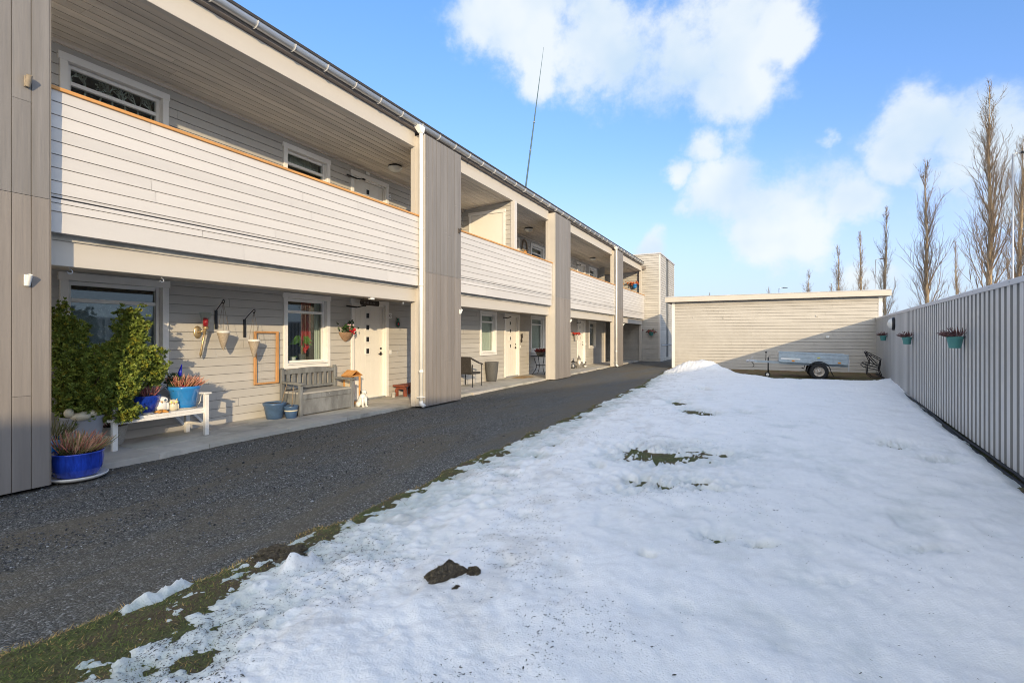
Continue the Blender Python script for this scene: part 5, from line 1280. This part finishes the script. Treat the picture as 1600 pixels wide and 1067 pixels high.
slamp('tall grey street lamp post with an arm reaching out of the right picture edge',1582.5,241,27,.45,.06)
slamp('small far street lamp standing among the poplars behind the garage',1368,406,50,.5)
slamp('tiny far street lamp just above the garage roof',1217,451,60,.5)
# radio mast on the apartment roof
b=W(821.5,292,Y=18.0); t=W(849.5,74,Y=18.0); d=(t-b); b0=b-d*((b.z-6.05)/d.z)
o=thing('radio_mast','slender leaning whip antenna standing on the apartment building roof','antenna',tuple(b0))
d=t-b0
m=MB(); m.tube([(0,0,0),d*.25,d*.5,d*.72,d*.9,d],[.042,.036,.030,.020,.010,.005],8); m.build('whip','mast',o)
m=MB()
for f in(.2,.42,.58): m.tube([d*f,d*(f+.004)],.045,8)
m.build('joint_collar','gutter',o)
# ---- neighbouring house behind the camera whose long shadow falls over the yard
nh=thing('neighbouring_house','neighbouring pale rendered house with low tiled roof behind the steel fence','house',(7.0,-15.2,0),-math.atan(.32))
m=MB(); m.box(.5,9,-1,19.5,0,5.6); m.build('wall','plaster',nh)
m=MB(); v=[(-.0,5.70),(4.75,6.45),(9.5,5.70),(9.5,5.58),(4.75,6.3),(.0,5.58)]; n=6
m.add([(x,-1.5,z) for x,z in v]+[(x,20,z) for x,z in v],[tuple(range(n)),tuple(range(2*n-1,n-1,-1))]+[(k,k+n,(k+1)%n+n,(k+1)%n) for k in range(n)],False); m.build('roof','tile',nh)
for k in range(4):
    for z in(.9,3.3):
        m=MB(); y=1+k*4.6; m.box(.44,.50,y,y+1.5,z,z+1.3); w=m.build('window','white',nh)
        m=MB(); m.box(.425,.438,y+.1,y+1.4,z+.1,z+1.2); m.build('pane','dark',w)

# ================================================================== SKY, SUN, CAMERA
wd=bpy.data.worlds.new('World'); scene.world=wd; wd.use_nodes=True
nt=wd.node_tree; N=nt.nodes; L=nt.links; bg=N['Background']
SD=Vector((-.75,.86,-.272)).normalized()
sky=N.new('ShaderNodeTexSky'); sky.sky_type='NISHITA'; sky.sun_disc=False; sky.sun_elevation=math.asin(-SD.z); sky.sun_rotation=math.atan2(-SD.x,-SD.y)
sky.air_density=SKY_AIR; sky.dust_density=SKY_DUST; sky.ozone_density=SKY_OZ; sky.altitude=0
tc=N.new('ShaderNodeTexCoord')
def math_(op,a,b=None,c=None,clamp=False):
    n=N.new('ShaderNodeMath'); n.operation=op; n.use_clamp=clamp
    for i,x in enumerate((a,b,c)):
        if x is None: continue
        if isinstance(x,(int,float)): n.inputs[i].default_value=x
        else: L.new(x,n.inputs[i])
    return n.outputs[0]
CL=[(745,25,85),(830,45,125),(950,60,145),(1060,95,125),(1150,65,130),(1215,45,80),(1100,150,75),(845,110,60),(1240,70,50),
    (1095,245,55),(1150,290,95),(1240,310,110),(1110,290,70),(1190,365,80),(1320,300,60),(1270,360,70),(1060,285,30),
    (1450,185,85),(1400,235,60),(1530,195,105),(1600,230,110),(1500,275,85),(1590,310,70),(1305,212,26),(1020,388,36),(1350,420,60),(1700,260,120)]
wn=N.new('ShaderNodeTexNoise'); wn.inputs['Scale'].default_value=4.5; wn.inputs['Detail'].default_value=6; wn.inputs['Roughness'].default_value=.6; L.new(tc.outputs['Generated'],wn.inputs['Vector'])
wv=N.new('ShaderNodeVectorMath'); wv.operation='MULTIPLY_ADD'; L.new(wn.outputs['Color'],wv.inputs[0]); wv.inputs[1].default_value=(.13,.13,.13); wv.inputs[2].default_value=(-.065,-.065,-.065)
wa=N.new('ShaderNodeVectorMath'); wa.operation='ADD'; L.new(wv.outputs[0],wa.inputs[0]); L.new(tc.outputs['Generated'],wa.inputs[1])
mask=None
for px,py,r in CL:
    d=ray(px,py); ln=d.length; d=d/ln
    v=N.new('ShaderNodeVectorMath'); v.operation='DISTANCE'; L.new(wa.outputs[0],v.inputs[0]); v.inputs[1].default_value=tuple(d)
    f=math_('MULTIPLY_ADD',v.outputs['Value'],-1/(r/FOC/ln**1.35),1)
    mask=f if mask is None else math_('MAXIMUM',mask,f)
# unseen broken cloud added behind and beside the viewer to whiten the fill light
sep=N.new('ShaderNodeSeparateXYZ'); L.new(tc.outputs['Generated'],sep.inputs[0])
behind=math_('MULTIPLY_ADD',sep.outputs['Y'],-1.0,math_('MULTIPLY',sep.outputs['X'],.35))
nb=N.new('ShaderNodeTexNoise'); nb.inputs['Scale'].default_value=2.2; nb.inputs['Detail'].default_value=3; L.new(tc.outputs['Generated'],nb.inputs['Vector'])
gen=math_('ADD',math_('MULTIPLY_ADD',nb.outputs['Fac'],3.2,-1.55),math_('MINIMUM',math_('MULTIPLY_ADD',behind,.9,.25),.35))
gen=math_('MULTIPLY',gen,math_('MULTIPLY_ADD',behind,2.0,.75,clamp=True))
mask=math_('MAXIMUM',math_('MAXIMUM',mask,-1.0),math_('SUBTRACT',gen,math_('MULTIPLY',math_('SUBTRACT',1,math_('MULTIPLY_ADD',behind,2.0,.75,clamp=True)),2)))
n1=N.new('ShaderNodeTexNoise'); n1.inputs['Scale'].default_value=7; n1.inputs['Detail'].default_value=10; n1.inputs['Roughness'].default_value=.62; L.new(tc.outputs['Generated'],n1.inputs['Vector'])
dens=math_('ADD',mask,math_('MULTIPLY_ADD',n1.outputs['Fac'],2.3,-1.27))
mr=N.new('ShaderNodeMapRange'); mr.interpolation_type='SMOOTHERSTEP'; mr.inputs[1].default_value=-.14; mr.inputs[2].default_value=.62; L.new(dens,mr.inputs[0])
n2=N.new('ShaderNodeTexNoise'); n2.inputs['Scale'].default_value=5; n2.inputs['Detail'].default_value=4; L.new(tc.outputs['Generated'],n2.inputs['Vector'])
ccol=N.new('ShaderNodeMix'); ccol.data_type='RGBA'
m2=N.new('ShaderNodeMapRange'); m2.inputs[1].default_value=.38; m2.inputs[2].default_value=.62; L.new(n2.outputs['Fac'],m2.inputs[0])
L.new(m2.outputs[0],ccol.inputs[0]); ccol.inputs[6].default_value=(*CLOUD0,1); ccol.inputs[7].default_value=(*CLOUD1,1)
tint=N.new('ShaderNodeMix'); tint.data_type='RGBA'; tint.blend_type='MULTIPLY'; tint.inputs[0].default_value=1; L.new(sky.outputs[0],tint.inputs[6]); tz=N.new('ShaderNodeMapRange'); tz.inputs[1].default_value=.25; tz.inputs[2].default_value=.62; L.new(sep.outputs['Z'],tz.inputs[0]); tm=N.new('ShaderNodeMix'); tm.data_type='RGBA'; L.new(tz.outputs[0],tm.inputs[0]); tm.inputs[6].default_value=(*SKY_LOW,1); tm.inputs[7].default_value=(*SKY_TINT,1); L.new(tm.outputs[2],tint.inputs[7])
# pale haze band near the horizon
hz=N.new('ShaderNodeMapRange'); hz.inputs[1].default_value=.36; hz.inputs[2].default_value=.0; hz.interpolation_type='SMOOTHSTEP'; L.new(sep.outputs['Z'],hz.inputs[0])
hm=N.new('ShaderNodeMix'); hm.data_type='RGBA'; L.new(math_('MULTIPLY',hz.outputs[0],HAZE_F),hm.inputs[0]); L.new(tint.outputs[2],hm.inputs[6]); hm.inputs[7].default_value=(*HAZE,1)
mx=N.new('ShaderNodeMix'); mx.data_type='RGBA'; L.new(math_('MULTIPLY',mr.outputs[0],.92),mx.inputs[0]); L.new(hm.outputs[2],mx.inputs[6]); bm=N.new('ShaderNodeMix'); bm.data_type='RGBA'; L.new(math_('MULTIPLY_ADD',behind,1.6,.35,clamp=True),bm.inputs[0]); L.new(ccol.outputs[2],bm.inputs[6]); bm.inputs[7].default_value=(*CL_B,1); L.new(bm.outputs[2],mx.inputs[7])  # added cloud behind the viewer brightened to lift shaded snow and walls
L.new(mx.outputs[2],bg.inputs[0]); bg.inputs[1].default_value=SKY_STR
su=bpy.data.lights.new('sun','SUN'); su.energy=SUN_E; su.angle=R(.53); su.color=SUN_C
so=bpy.data.objects.new('sun',su); COL.objects.link(so); so.rotation_euler=SD.to_track_quat('-Z','Y').to_euler(); so.location=(20,-23,12)
cam=bpy.data.cameras.new('camera'); cam.sensor_width=36; cam.lens=FOC/1600*36; cam.shift_y=-(533.5-V0)/1600; cam.clip_end=3000; cam.clip_start=.05
co=bpy.data.objects.new('camera',cam); COL.objects.link(co); co.location=(0,0,CAMZ); co.rotation_euler=(math.pi/2,0,TH); scene.camera=co
scene.view_settings.view_transform='Standard'; scene.view_settings.look='None'; scene.view_settings.exposure=EXPO; scene.view_settings.gamma=1; scene.view_settings.use_curve_mapping=False
scene.cycles.pixel_filter_type='BLACKMAN_HARRIS'; scene.cycles.filter_width=1.0; scene.cycles.max_bounces=6; scene.cycles.transparent_max_bounces=8
